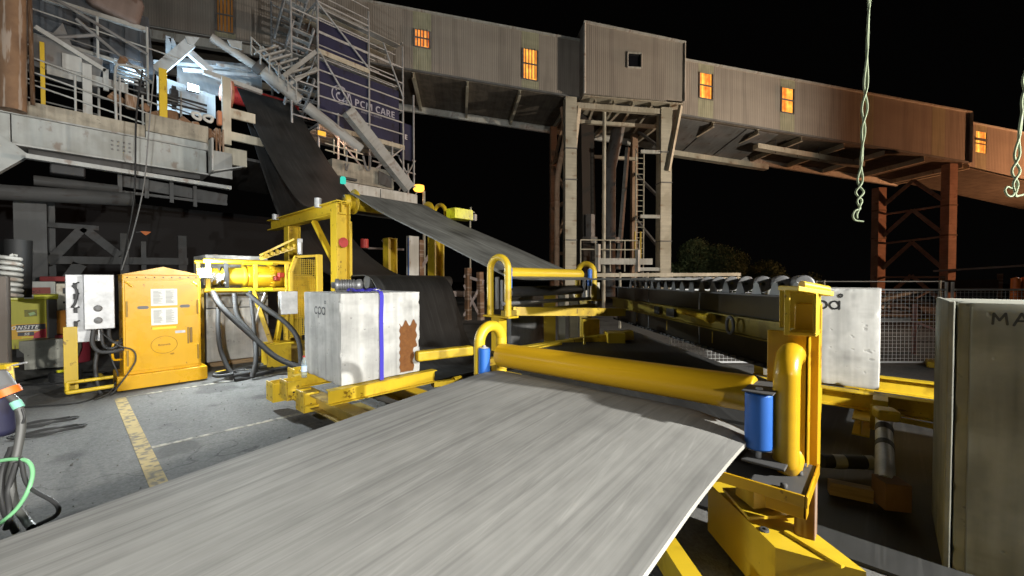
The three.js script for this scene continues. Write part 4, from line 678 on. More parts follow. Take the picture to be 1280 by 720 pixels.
// ------------------------------------------------------------------ covered conveyor gallery high behind the yard
const gal = (s, h, o = 0) => [13.47 + 0.764 * s - 0.645 * o, h, -19.78 + 0.645 * s + 0.764 * o]; // s along the gallery to the right, o towards the yard
const galBot = (s) => 13.98 - 0.103 * s, galTop = (s) => 17.26 - 0.1025 * s, GN = [-0.645, 0, 0.764];
function sheet(s0, s1, bot, top, o, rib = 0.125, depth = 0.006) { // ribbed cladding sheet standing in the gallery plane
  const prof = []; const n = Math.max(1, Math.round((s1 - s0) / rib)), w = (s1 - s0) / n;
  for (let i = 0; i < n; i++) { const a = s0 + i * w; prof.push([a, 0], [a + w * 0.32, 0], [a + w * 0.5, depth], [a + w * 0.82, depth]); } prof.push([s1, 0]);
  const pos = [], uv = [], q = (s, h, d) => gal(s, h, o + d);
  for (let i = 0; i + 1 < prof.length; i++) { const [a, da] = prof[i], [b, db] = prof[i + 1];
    const A = q(a, bot(a), da), B = q(b, bot(b), db), C = q(b, top(b), db), D = q(a, top(a), da);
    for (const [p, u, v] of [[A, a, 0], [B, b, 0], [C, b, 3.3], [A, a, 0], [C, b, 3.3], [D, a, 3.3]]) { pos.push(...p); uv.push(u, v); } }
  const g = new THREE.BufferGeometry(); g.setAttribute('position', new THREE.Float32BufferAttribute(pos, 3)); g.setAttribute('uv', new THREE.Float32BufferAttribute(uv, 2)); g.computeVertexNormals(); return g;
}
{
  const t = thing('conveyor_gallery', 'long enclosed conveyor gallery of ribbed sheet sloping across the night sky', 'conveyor gallery', gal(0, 0));
  const strips = [-10.4, -0.1, 6.1, 17.15, 22.75, 28.5, 34.0], lit = [0.25, 0.55, 1, 1, 1, 0, 0.06];
  let s0 = -24; const end = 37.0;
  const winMap = tex(128, (u, v) => { const a = fbm(u, v, 3, 2, 4, 5), b = fbm(u, v, 12, 1, 3, 8); const c = 0.35 + 0.7 * a + 0.5 * (b - 0.5); return [c, c * c * 0.95, c * c * 0.8]; }, 1.3, 1.9), winGlow = [glow([1, 0.45, 0.1], 1.5), glow([1, 0.55, 0.09], 2.1)]; winGlow.forEach((m) => { m.emissiveMap = winMap; });
  strips.forEach((s, i) => {
    const w = 1.02;
    for (let a = s0; a < s - 0.01;) { const b = Math.min(s, a + 6.4 > s - 1 ? s : a + 6.4); bag().add(sheet(a, b - 0.012, galBot, galTop, 0)).build('cladding_panel', M.clad, t); a = b; }
    const wt = (x) => galTop(x) - (i === 0 ? 1.2 : i > 2 ? 0.55 : 1.0), wb = (x) => wt(x) - (i > 2 ? 1.55 : i === 1 ? 0.95 : 1.75);
    if (lit[i] > 0.2) {
      bag().add(sheet(s, s + w - 0.012, wt, galTop, 0.004)).add(sheet(s, s + w - 0.012, galBot, wb, 0.004)).each('translucent_panel', M.cladPale, t);
      const wn = bag().add(sheet(s + 0.12, s + w - 0.14, wb, wt, -0.02)).build('window', lit[i] < 0.5 ? glow([1, 0.4, 0.07], 0.12) : lit[i] < 0.8 ? winGlow[0] : winGlow[1], t);
      const fr = bag().bar(gal(s + 0.06, wb(s) - 0.02, 0.02), gal(s + w - 0.06, wb(s + w) - 0.02, 0.02), 0.06, 0.06).bar(gal(s + 0.06, (wb(s) + wt(s)) / 2 + 0.02, 0.03), gal(s + w - 0.06, (wb(s + w) + wt(s + w)) / 2 + 0.02, 0.03), 0.07, 0.05).bar(gal(s + 0.06, wb(s), 0.02), gal(s + 0.06, wt(s), 0.02), 0.1, 0.06).bar(gal(s + w - 0.07, wb(s + w), 0.02), gal(s + w - 0.07, wt(s + w), 0.02), 0.1, 0.06);
      if (i < 3) for (let k = 1; k < 5; k++) fr.bar(gal(s + 0.06 + k * 0.18, wb(s), 0.02), gal(s + 0.06 + k * 0.18, wt(s), 0.02), 0.05, 0.04);
      fr.build('window_bars', M.mid, wn);
    } else bag().add(sheet(s, s + w - 0.012, galBot, galTop, 0.004)).each('translucent_panel', M.cladPale, t);
    s0 = s + w;
  });
  bag().add(sheet(s0, end, galBot, galTop, 0)).build('cladding_panel', M.clad, t);
  // lower gallery beyond the step
  const b2 = (s) => 10.02 - 0.16 * (s - 37.2), t2 = (s) => 12.99 - 0.115 * (s - 37.2);
  bag().add(sheet(37.0, 38.0, b2, t2, -0.35)).build('cladding_panel', M.clad, t);
  const wn = bag().add(sheet(38.05, 38.85, (s) => t2(s) - 1.9, (s) => t2(s) - 0.45, -0.37)).build('window', winGlow[1], t);
  bag().bar(gal(38, t2(38) - 1.0, -0.33), gal(38.9, t2(38.9) - 1.0, -0.33), 0.16, 0.05).bar(gal(38, t2(38) - 1.3, -0.33), gal(38.9, t2(38.9) - 1.3, -0.33), 0.06, 0.05).build('window_bars', M.mid, wn);
  bag().add(sheet(38.0, 38.9, (s) => t2(s) - 0.46, t2, -0.35)).add(sheet(38.0, 38.9, b2, (s) => t2(s) - 1.9, -0.35)).each('translucent_panel', M.cladPale, t);
  bag().add(sheet(38.9, 52, b2, t2, -0.35)).build('cladding_panel', M.clad, t);
  bag().bar(gal(37.05, 10.1, 0.05), gal(37.05, 13.5, 0.05), 0.12, 0.14, { up: [1, 0, 0] }).build('corner_trim', M.white, t);
  bag().bar(gal(37.0, t2(37) + 0.03, -0.32), gal(52, t2(52) + 0.03, -0.32), 0.08, 0.14).build('eaves_trim', M.white, t);
  bag().bar(gal(-24, galTop(-24) + 0.03, 0.05), gal(37, galTop(37) + 0.03, 0.05), 0.09, 0.16).build('eaves_trim', M.white, t);
  bag().bar(gal(-24, galBot(-24) - 0.05, 0.02), gal(37, galBot(37) - 0.05, 0.02), 0.1, 0.1).build('sill_trim', M.mid, t);
  // roof, far wall, end walls
  const slab = (s0, s1, f, o0, o1, th) => bag().plate([gal(s0, f(s0), o0), gal(s1, f(s1), o0), gal(s1, f(s1), o1), gal(s0, f(s0), o1)], [0.0786, 1, 0.0664], th);
  slab(-24, 37, (s) => galTop(s), 0, -4.6, 0.08).build('roof', M.clad, t);
  slab(37, 52, t2, -0.35, -4.6, 0.08).build('roof', M.clad, t);
  bag().add(sheet(-24, 37, galBot, galTop, -4.62, 0.8)).add(sheet(37, 52, b2, t2, -4.62, 0.8)).each('far_wall', M.clad, t);
  bag().plate([gal(37, galBot(37), -0.02), gal(37, galTop(37), -0.02), gal(37, galTop(37), -4.6), gal(37, galBot(37), -4.6)], [0.764, 0, 0.645], 0.03).build('end_wall', M.clad, t);
  const deck = std({ map: T.concrete, color: [0.42, 0.36, 0.3], roughness: 0.95 });
  for (let s = -6.2; s < 36.9;) { const e = Math.min(s + 3.05, 37); slab(s, e - 0.03, (x) => galBot(x) - 0.14, -0.05, -4.6, 0.06).build('floor_slab', deck, t);
    bag().ibeam(gal(e, galBot(e) - 0.32, 0), gal(e, galBot(e) - 0.32, -4.6), 0.32, 0.16, 0.02).build('floor_beam', M.cream, t); s = e; }
  slab(37, 52, (x) => b2(x) - 0.14, -0.4, -4.6, 0.06).build('floor_slab', deck, t);
  slab(-24, -6.2, (x) => galBot(x) - 0.14, -0.05, -4.6, 0.06).build('floor_slab', deck, t);
  bag().ibeam(gal(-24, galBot(-24) - 0.4, -4.62), gal(37, galBot(37) - 0.4, -4.62), 0.42, 0.2, 0.03).build('stringer', M.white, t);
  bag().ibeam(gal(-24, galBot(-24) - 0.35, -0.08), gal(-3.5, galBot(-3.5) - 0.35, -0.08), 0.62, 0.3, 0.04).build('stringer', M.white, t);
  for (let k = 0; k < 9; k++) bag().span(gal(-13 + k * 1.05, 15.02 - k * 0.108, 0.07).map((v, i) => v - (i === 1 ? 0.18 : 0.3)), gal(-13 + k * 1.05, 15.02 - k * 0.108, 0.07).map((v, i) => v + (i === 1 ? 0.18 : -0.27))).build('stiffener', M.grey, t);
  // walkway trays hung under the right half
  bag().bar(gal(22, galBot(22) - 0.75, -1.2), gal(30, galBot(30) - 0.85, -1.2), 0.32, 0.5).bar(gal(16.5, galBot(16.5) - 1.0, -3.9), gal(25, galBot(25) - 1.0, -3.9), 0.35, 0.5).each('cable_tray', M.cream, t);
  for (let s = 17; s < 30; s += 1.6) bag().bar(gal(s, galBot(s) - 0.15, s > 22 ? -1.1 : -3.8), gal(s, galBot(s) - 1.0, s > 22 ? -1.1 : -3.8), 0.08, 0.06, { up: [1, 0, 0] }).build('hanger', M.dark, t);
  for (let s = 16; s < 22; s += 2.3) bag().plate([gal(s, galBot(s) - 0.2, -0.2), gal(s + 2.2, galBot(s + 2.2) - 0.2, -0.2), gal(s + 2.2, galBot(s + 2.2) - 0.85, -3.9), gal(s, galBot(s) - 0.85, -3.9)], [0, 1, 0], 0.03).build('belly_sheet', M.mid, t);
}
{
  const t = thing('transfer_house', 'taller sheet-clad box on the gallery with one small dark window', 'transfer house', gal(12.7, 0));
  const a = 9.62, z = 15.75, top = (s) => 16.88 - 0.118 * (s - a), bot = (s) => 12.86 - 0.022 * (s - a), w0 = 12.2, w1 = 13.05;
  bag().add(sheet(a, w0, bot, top, 0.8)).build('cladding_panel', M.clad, t);
  bag().add(sheet(w1, z, bot, top, 0.8)).build('cladding_panel', M.clad, t);
  bag().add(sheet(w0, w1, bot, () => 14.52, 0.8)).add(sheet(w0, w1, () => 15.32, top, 0.8)).build('cladding_panel', M.clad, t);
  const wn = bag().plate([gal(w0, 14.5, 0.74), gal(w1, 14.5, 0.74), gal(w1, 15.34, 0.74), gal(w0, 15.34, 0.74)], GN, 0.02).build('window', std({ color: [0.012, 0.012, 0.016], roughness: 0.2 }), t);
  const f = bag(); for (const [p, q] of [[[w0, 14.5], [w1, 14.5]], [[w0, 15.34], [w1, 15.34]], [[w0, 14.5], [w0, 15.34]], [[w1, 14.5], [w1, 15.34]]]) f.bar(gal(p[0], p[1], 0.85), gal(q[0], q[1], 0.85), 0.07, 0.07); f.build('window_frame', M.white, wn);
  for (const s of [a, z]) bag().plate([gal(s, bot(s), 0.79), gal(s, top(s), 0.79), gal(s, top(s), -4.9), gal(s, bot(s), -4.9)], [-0.764, 0, -0.645], 0.04).build('side_wall', M.clad, t);
  bag().plate([gal(a, top(a), 0.82), gal(z, top(z), 0.82), gal(z, top(z), -4.9), gal(a, top(a), -4.9)], [0, 1, 0], 0.06).build('roof', M.clad, t);
  bag().bar(gal(a - 0.05, top(a) + 0.02, 0.86), gal(z + 0.05, top(z) + 0.02, 0.86), 0.1, 0.12).build('eaves_trim', M.white, t);
  for (const s of [a, z]) bag().bar(gal(s, bot(s), 0.84), gal(s, top(s), 0.84), 0.1, 0.1, { up: [1, 0, 0] }).build('corner_trim', M.white, t);
  bag().plate([gal(a, 12.75, 0.75), gal(z, 12.6, 0.75), gal(z, 12.6, -4.6), gal(a, 12.75, -4.6)], [0, 1, 0], 0.05).build('floor_slab', M.cream, t);
  for (let k = 0; k < 5; k++) { const s = a + 0.7 + k * 1.15; bag().ibeam(gal(s, 12.5, 0.7), gal(s + 0.7, 12.4, -3.4), 0.26, 0.14, 0.02).build('floor_beam', M.cream, t); }
}
{
  const t = thing('gallery_tower', 'pale steel tower with knee braces and a ladder under the gallery box', 'steel tower', gal(11.7, 0));
  const RS = std({ map: T.steel, color: [0.5, 0.33, 0.22], roughness: 0.85 }), L = 8.9, R = 14.75, ob = -3.9, c = (s, o, h0, h1, w, m) => bag().bar(gal(s, h0, o), gal(s, h1, o), w, w * 0.9, { up: [0.764, 0, 0.645] }).each('column', m, t);
  c(L, 0.35, 0, 12.7, 0.66, M.cream); c(R, 0.35, 0, 12.4, 0.68, M.cream); c(L, ob, 0, 12.6, 0.42, RS); c(R, ob, 0, 12.4, 0.4, RS);
  for (const s of [L, R]) for (const h of [4.4, 7.9, 9.7]) bag().bar(gal(s, h, 0.36), gal(s, h + 0.06, 0.36), 0.7, 0.72, { up: [0.764, 0, 0.645] }).build('splice_plate', M.mid, t);
  for (let k = 0; k < 4; k++) { const h = 0.6 + 3.1 * k; for (const s of [L]) { bag().bar(gal(s, h, 0.2), gal(s, h + 0.2, ob), 0.2, 0.16).build('strut', RS, t); bag().bar(gal(s, h + (k % 2 ? 3.0 : 0.2), 0.1), gal(s, h + (k % 2 ? 0.2 : 3.0), ob + 0.2), 0.2, 0.14).each('brace', RS, t); } bag().bar(gal(R, h + 0.2, 0.1), gal(R, h + 2.9, ob), 0.16, 0.14).each('brace', M.mid, t); }
  bag().pipe([gal(8.2, 0.5, 0.1), gal(8.2, 7.0, 0.1), gal(8.3, 8.6, 0.1), gal(8.7, 10.6, 0.0), gal(8.6, 12.4, -0.2)], 0.16, 40, 10).build('rusty_pipe', RS, t);
  bag().bar(gal(L - 0.2, 12.28, 0.45), gal(R + 0.4, 12.15, 0.45), 0.3, 0.3).bar(gal(L, 11.75, -0.5), gal(R, 11.65, -0.5), 0.2, 0.2).bar(gal(L, 10.6, -3.4), gal(R, 10.5, -3.4), 0.2, 0.2).each('head_beam', M.cream, t);
  bag().bar(gal(L + 0.5, 12.2, 0.5), gal(L + 0.1, 8.6, 0.5), 0.3, 0.14).bar(gal(R + 0.85, 12.5, 0.7), gal(R + 0.1, 8.6, 0.7), 0.28, 0.16).each('knee_brace', M.cream, t);
  bag().plate([gal(R - 0.4, 12.2, 0.45), gal(R + 0.9, 12.4, 0.45), gal(R, 9, 0.45), gal(R - 0.35, 9, 0.45)], GN, 0.03).build('gusset', M.grey, t);
  // ladder on the right column
  bag().bar(gal(13.05, 0, 0.2), gal(13.05, 10, 0.2), 0.07, 0.05, { up: [1, 0, 0] }).bar(gal(13.55, 0, 0.2), gal(13.55, 10, 0.2), 0.07, 0.05, { up: [1, 0, 0] }).each('ladder_rail', M.cream, t);
  for (let h = 0.5; h < 10; h += 0.32) bag().tube(gal(13.05, h, 0.2), gal(13.55, h, 0.2), 0.022, 6).build('ladder_rung', M.cream, t);
  for (const h of [2.75, 5.9, 9.75]) bag().bar(gal(13.2, h, 0.5), gal(R + 0.35, h, 0.6), 0.2, 0.12).build('ladder_stay', M.white, t);
  bag().tube(gal(11.05, 0, 0.2), gal(11.05, 12.3, 0.2), 0.11, 10).build('conduit', M.cream, t);
  // chute legs and machinery inside
  bag().tube(gal(12.4, 1, -2.5), gal(12.4, 9.5, -2.5), 0.42, 14).tube(gal(12.4, 9.5, -2.5), gal(13.0, 12.3, -2.4), 0.42, 14).build('chute_pipe', M.mid, t);
  bag().bar(gal(12.6, 2.8, -1.4), gal(13.2, 10.6, -1.4), 0.26, 0.2, { up: [1, 0, 0] }).build('chute_strut', M.grey, t);
  bag().bar(gal(10.3, 2.3, -2), gal(10.1, 12.5, -2.0), 1.5, 1.4, { up: [1, 0, 0] }).build('dust_chute', std({ color: [0.014, 0.012, 0.01], roughness: 0.9 }), t);
  bag().bar(gal(10.6, 4.4, -1), gal(10.6, 6.2, -1), 0.4, 0.4, { up: [1, 0, 0] }).box(gal(10.6, 4.6, -1), [0.8, 0.4, 0.6]).box(gal(12.1, 4.6, -0.8), [0.6, 0.35, 0.5]).each('drive_unit', M.mid, t);
  // platform with rails
  bag().bar(gal(10.6, 3.2, 0.6), gal(13.9, 3.2, 0.6), 0.36, 0.2).bar(gal(10.6, 3.2, -1.2), gal(13.9, 3.2, -1.2), 0.2, 0.2).each('platform_beam', M.white, t);
  bag().plate([gal(10.6, 3.3, 0.6), gal(13.9, 3.3, 0.6), gal(13.9, 3.3, -1.2), gal(10.6, 3.3, -1.2)], [0, 1, 0], 0.05).build('platform_deck', M.mid, t);
  for (const h of [3.9, 4.45]) bag().tube(gal(9.5, h, 0.6), gal(13.0, h, 0.6), 0.04, 6).each('rail', M.cream, t);
  for (let s = 9.5; s <= 13.2; s += 0.9) bag().tube(gal(s, 2.6, 0.6), gal(s, 4.45, 0.6), 0.04, 6).build('rail_post', M.cream, t);
  bag().bar(gal(13.0, 2.6, 0.62), gal(13.0, 3.9, 0.62), 0.3, 0.2, { up: [1, 0, 0] }).bar(gal(10.55, 2.6, 0.62), gal(10.55, 4.2, 0.62), 0.25, 0.2, { up: [1, 0, 0] }).each('rail_bracket', M.white, t);
  bag().tube(gal(13.25, 3.4, 0.45), gal(13.25, 5.0, 0.45), 0.05).tube(gal(12.9, 3.4, 0.45), gal(12.9, 5.0, 0.45), 0.05).each('yellow_gate', M.yellow, t);
}
{
  const t = thing('trestle', 'rusty red steel trestle with chevron braces under the right end of the gallery', 'trestle', [39.19, -0.1, 1.32]);
  const A = (y) => [38.94, 2.1, -0.43].map((v, i) => (i === 1 ? y : v)), B = (y) => [39.36, 2.1, 2.99].map((v, i) => (i === 1 ? y : v)), rustRed = std({ map: T.steel, color: [0.5, 0.27, 0.18], roughness: 0.85 });
  bag().bar(A(0), A(8.6), 0.62, 0.5, { up: [0.764, 0, 0.645] }).each('column', rustRed, t); bag().bar(B(0), B(9.7), 0.6, 0.5, { up: [0.764, 0, 0.645] }).each('column', rustRed, t);
  for (const y of [2.3, 4.65, 6.7]) { bag().bar(A(y), B(y + (y > 3 ? 0.35 : 0)), 0.12, 0.1).build('strut', rustRed, t); }
  for (const [y0, y1] of [[0.4, 2.4], [2.6, 4.7], [4.9, 6.9], [7.1, 8.9]]) { const m = lerp3(A(y1), B(y1), 0.5); bag().bar(A(y0), m, 0.22, 0.14).each('brace', rustRed, t); bag().bar(B(y0), m, 0.22, 0.14).each('brace', rustRed, t); }
  for (const f of [A, B]) for (const y of [5.0, 6.95]) bag().bar(f(y), f(y + 0.1), 0.66, 0.54, { up: [0.764, 0, 0.645] }).build('splice_plate', M.rust, t);
}
// a point on the upright plane Z = z along the line of sight to picture point (x, y)
function S(x, y, z) { const u = (x - 640) / 510, k = z / (-0.6756 + u * 0.7373); return [k * (0.7373 + u * 0.6756), 2.1 + (k * (350 - y)) / 510, z]; }
// ------------------------------------------------------------------ gantry on the left
{
  const t = thing('gantry', 'big grey steel gantry with a concrete kerb, pipes and machinery at the upper left', 'gantry', [0, 0, -18]);
  const zf = -17.5, gw = std({ map: T.steel, color: [0.4, 0.42, 0.41], roughness: 0.8 }), kerb = std({ map: T.concrete, color: [0.85, 0.78, 0.66], bumpMap: T.concreteBump, bumpScale: 0.01, roughness: 0.95 });
  bag().span([-0.95, 5.78, zf], [3.35, 6.6, zf - 1.1], { b: 0.01 }).build('girder', gw, t);
  bag().span([-8, 5.5, zf + 0.02], [-0.97, 6.58, zf - 1.1], { b: 0.01 }).build('girder', gw, t);
  bag().span([-8, 5.74, zf + 0.15], [3.4, 5.79, zf - 1.2]).span([-8, 6.585, zf + 0.1], [3.4, 6.63, zf - 1.2]).each('girder_flange', M.grey, t);
  bag().bar([-2.6, 3.9, zf + 0.05], [-0.9, 5.75, zf + 0.05], 0.7, 0.3).build('gusset', gw, t);
  { const b = bag(); for (let i = 0; i < 4; i++) for (let j = 0; j < 3; j++) b.lathe([1.0 + 0.13 * i, 6.1 + 0.13 * j, zf + 0.001], [[0.001, 0.025], [0.03, 0.02], [0.03, 0]], 6, [0, 0, 1]); tag(b.build('bolt_group', M.mid, t), null, null, null, 'stuff'); }
  bag().span([-0.75, 6.63, zf + 0.05], [1.75, 7.02, zf - 0.2], { b: 0.01 }).build('kerb', kerb, t); bag().span([1.77, 6.86, zf + 0.07], [3.4, 7.42, zf - 0.2], { b: 0.01 }).build('kerb', kerb, t); bag().span([1.77, 6.635, zf + 0.04], [3.4, 6.85, zf - 0.2], { b: 0.01 }).build('kerb', gw, t);
  bag().span([-8, 6.6, zf - 0.3], [9, 6.7, zf - 6.5]).build('deck', M.dark, t);
  bag().span([3.36, 5.75, -17.3], [3.42, 6.9, -16.8]).span([3.4, 5.7, -17.3], [4.05, 6.6, -17.25]).plate([[3.36, 5.75, -16.8], [3.36, 5.75, -17.3], [4.3, 6.1, -17.3], [4.3, 6.1, -16.8]], [0, 1, 0], 0.04).build('end_bracket', M.grey, t);
  // hand rails and posts on the kerb
  for (const [x, h] of [[-0.7, 8.6], [0.25, 8.1], [1.2, 8.4], [1.72, 8.0]]) bag().tube([x, 6.7, zf - 0.1], [x, h, zf - 0.1], 0.03, 6).build('rail_post', M.grey, t);
  for (const h of [7.3, 7.65, 8.05]) bag().tube([-2, h + 0.5, zf - 0.1], [2.2, h - 0.25, zf - 0.1], 0.025, 6).each('rail', M.grey, t);
  bag().tube([2.2, 7.9, zf - 0.1], [3.4, 7.7, zf - 0.1], 0.025, 6).tube([2.2, 8.2, zf - 0.1], [3.4, 8.05, zf - 0.1], 0.025, 6).each('rail', M.dark, t);
  for (const [x, h0, h1] of [[-2.2, 6.7, 10.5], [-1.6, 6.7, 10.5], [0.75, 7, 10.2], [2.75, 7.4, 8.6], [1.9, 7.4, 10.4]]) bag().tube([x, h0, zf - 0.5], [x, h1, zf - 0.5], 0.035, 6).build('rail_post', M.grey, t);
  for (let k = 0; k < 7; k++) bag().tube([-3, 7.4 + 0.5 * k, zf - 0.5], [0.75 + (k % 3), 7.2 + 0.5 * k, zf - 0.5], 0.022, 6).build('rail', k % 2 ? M.grey : M.mid, t);
  for (const [a, e] of [[[0.3, 9.9], [2.0, 8.6]], [[-0.4, 10.4], [1.9, 9.5]], [[-1.6, 8.4], [0.7, 9.6]]]) bag().tube([a[0], a[1], zf - 0.45], [e[0], e[1], zf - 0.45], 0.05, 8).build('conduit', M.mid, t);
  bag().pipe([[1.1, 7.0, zf], [1.1, 8.5, zf], [1.25, 8.75, zf], [1.7, 8.8, zf]], 0.035, 24, 8).build('rail_hoop', M.grey, t);
  bag().span([-0.42, 7.0, zf - 0.2], [-0.33, 8.8, zf - 0.1]).build('yellow_post', M.yellow, t); bag().span([2.12, 7.4, zf - 0.1], [2.32, 9.0, zf + 0.02]).build('yellow_post', M.yellow, t);
  bag().span([0.4, 7.0, zf - 0.25], [0.6, 8.55, zf - 0.15]).span([-0.3, 8.0, zf - 0.3], [1.4, 8.3, zf - 0.25]).span([0.0, 8.25, zf - 0.3], [0.4, 8.7, zf - 0.2]).bar([-0.5, 9.2, zf - 0.2], [0.9, 8.5, zf - 0.2], 0.12, 0.1).bar([0.9, 8.55, zf - 0.2], [0.9, 7.9, zf - 0.2], 0.12, 0.1, { up: [1, 0, 0] }).each('frame_bar', M.grey, t);
  bag().tube([-0.91, 6.61, -17.2], [-0.84, 10.95, -17.2], 0.26, 18).build('riser_pipe', std({ map: T.rust, color: [0.95, 1.0, 1.05], roughness: 0.9 }), t);
  for (const x of [38, 46, 6]) bag().tube([-0.55, 6.84, -17.1], [-0.57, 10.61, -17.1], 0.045, 8).build('conduit', M.rust, t);
  // chute box and drive hood above the deck
  const chute = std({ map: T.steel, color: [0.06, 0.068, 0.08], roughness: 0.7 });
  bag().bar([-1.04, 9.93, -19.5], [2.08, 10.12, -19.5], 1.9, 1.6).build('chute', chute, t);
  for (let k = 0; k < 7; k++) { const p = lerp3([-0.38, 9.65, -18.68], [1.82, 9.77, -18.68], k / 6); bag().bar([p[0], p[1] - 0.9, p[2]], [p[0], p[1] + 0.9, p[2]], 0.08, 0.08, { up: [1, 0, 0] }).build('chute_rib', chute, t); }
  bag().bar([-0.38, 10.48, -18.6], [1.98, 10.57, -18.6], 0.14, 0.14).bar([-0.54, 9.27, -18.5], [1.81, 9.15, -18.5], 0.1, 0.1).each('chute_rail', M.grey, t);
  bag().plate([[-0.5, 8.64, -18.3], [0.03, 9.68, -18.3], [0.28, 8.85, -18.3], [-0.38, 8.5, -18.3]], [0, 0, 1], 0.3).bar([-0.6, 8.61, -18.2], [0.79, 8.41, -18.2], 0.9, 0.8).build('skirt', M.mid, t);
  bag().box([1.21, 11.14, -19], [1.3, 1.0, 1.2], { rz: -0.2, b: 0.2 }).build('drive_hood', std({ map: T.steel, color: [0.2, 0.15, 0.13], roughness: 0.9 }), t);
  bag().tube([1.28, 9.02, -18.1], [1.33, 9.12, -17.9], 0.1, 12).build('red_lamp_hood', M.rust, t);
  // lit drive room below the gallery
  bag().plate([[2.41, 9.85, -20.5], [4.24, 9.69, -20.5], [4.24, 8.76, -20.5], [2.41, 8.54, -20.5]], [0, 0, 1], 0.06).each('room_wall', M.blueSteel, t);
  bag().plate([[3.16, 11.19, -21.5], [6.25, 12.04, -21.5], [6.25, 10.35, -21.5], [3.16, 9.87, -21.5]], [0, 0, 1], 0.06).each('room_wall', M.blueSteel, t);
  for (let k = 0; k < 6; k++) bag().bar([1.13, 8.6, -18.4].map((v, i) => (i === 1 ? v + k * 0.12 : v)), [1.88, 8.55, -18.4].map((v, i) => (i === 1 ? v + k * 0.12 : v)), 0.06, 0.1).build('louvre', M.blueSteel, t);
  bag().bar([2.22, 9.39, -19], [3.19, 10.8, -19], 0.34, 0.3).build('truss_strut', M.blueSteel, t); bag().bar([3.13, 10.61, -19.2], [3.87, 10.1, -19.2], 0.22, 0.22).build('truss_strut', M.blueSteel, t);
  bag().plate([[3.02, 10.93, -18.85], [3.45, 11.06, -18.85], [3.26, 10.68, -18.85], [3.09, 10.7, -18.85]], [0, 0, 1], 0.03).plate([[4.29, 11.29, -18.75], [4.77, 11.43, -18.75], [4.77, 11.11, -18.75], [4.4, 11.08, -18.75]], [0, 0, 1], 0.05).each('gusset', M.blueSteel, t);
  bag().tube([3.83, 11.31, -19], [5.38, 10.7, -18.9], 0.16, 12).tube([5.38, 10.76, -18.9], [6.92, 9.85, -18.8], 0.25, 14).build('truss_tube', M.grey, t);
  bag().tube([5.26, 10.82, -18.9], [5.52, 10.65, -18.9], 0.28, 14).build('tube_collar', M.dark, t);
  bag().bar([2.65, 11.04, -19.6], [2.65, 10.29, -19.6], 0.16, 0.14, { up: [1, 0, 0] }).bar([2.72, 11.01, -19.6], [2.91, 10.55, -19.6], 0.14, 0.14).bar([5.7, 11.95, -19.6], [6.48, 10.93, -19.6], 0.14, 0.14).bar([6.23, 12.32, -19.8], [6.98, 11.47, -19.8], 0.14, 0.14).bar([4.13, 10.6, -19.6], [5.85, 10.98, -19.6], 0.1, 0.1).bar([6.45, 12.34, -19.8], [6.07, 11.13, -19.8], 0.14, 0.14).each('truss_bar', M.blueSteel, t);
  bag().bar([3.5, 9.76, -18.6], [5.41, 9.63, -18.6], 0.16, 0.16).each('truss_bar', M.grey, t);
  bag().bar([6.15, 10.48, -18.6], [7.45, 12.02, -18.6], 0.16, 0.5).bar([6.31, 10.2, -18.6], [7.56, 11.42, -18.6], 0.12, 0.1).each('stair_stringer', M.grey, t);
  for (const [a, b, w] of [[[300, 70], [352, 118], 0.1], [[232, 90], [330, 98], 0.12], [[196, 80], [290, 88], 0.1]]) bag().bar(S(a[0], a[1], -20), S(b[0], b[1], -20), w, w).build('truss_bar', M.blueSteel, t);
  for (let k = 0; k < 7; k++) bag().bar(S(322 + 8 * k, 70 + 5 * k, -18.6), S(350 + 8 * k, 62 + 5 * k, -18.6), 0.06, 0.3).build('stair_tread', M.grey, t);
  for (let k = 0; k < 6; k++) bag().tube(S(318 + 11 * k, 50 + 11 * k, -18.5), S(318 + 11 * k, 72 + 11 * k, -18.5), 0.03, 6).build('rail_post', M.grey, t);
  for (const o of [0, 10]) bag().tube(S(318, 50 + o, -18.5), S(373, 105 + o, -18.5), 0.03, 6).build('rail', M.grey, t);
  // machinery in the room: dark shapes against the lit wall
  { const b = bag(); b.box([2.65, 8.53, -18.6], [0.12, 0.8, 0.12]).box([2.65, 8.7, -18.6], [0.25, 0.25, 0.2], { b: 0.05 }).box([2.48, 8.45, -18.7], [0.6, 0.25, 0.3], { b: 0.08 }).box([1.77, 8.54, -18.5], [0.35, 0.6, 0.3], { b: 0.1 }).bar([2.2, 8.37, -18], [3.48, 8.34, -18], 0.06, 0.06).bar([2.2, 8.1, -18], [3.48, 8.11, -18], 0.06, 0.06); b.each('machine_shape', M.iron, t); }
  { const b = bag(); for (let k = 0; k < 9; k++) b.box([1.14, 7.73, -17.9].map((v, i) => v + [k * 0.33, -0.05 - k * 0.06 + 0.12 * rnd(), 0.2 * rnd()][i]), [0.2 + 0.2 * rnd(), 0.25 + 0.3 * rnd(), 0.25], { b: 0.05, rz: rnd() }); b.each('clutter', M.rust, t); }
  bag().pipe([[3.01, 7.63, -17.4], [3.16, 7.6, -17.4], [3.14, 7.78, -17.4], [2.97, 7.76, -17.4]], 0.05, 30, 8, true).pipe([[3.28, 7.66, -17.4], [3.46, 7.6, -17.4], [3.51, 7.78, -17.4], [3.32, 7.78, -17.4]], 0.05, 30, 8, true).each('hose_loop', M.white, t);
  // drum frame at the end of the gantry
  bag().span([3.86, 7.0, -17.75], [4.12, 9.4, -17.6]).span([3.9, 8.0, -17.72], [4.9, 8.35, -17.62]).span([3.9, 7.2, -17.72], [5.3, 7.5, -17.62]).span([3.9, 6.3, -17.8], [4.6, 6.9, -17.6]).each('drum_frame', M.cream, t);
  bag().tube([4.75, 10.0, -20.55], [7.4, 10.0, -20.55], 0.39, 26).build('head_drum', M.red, t);
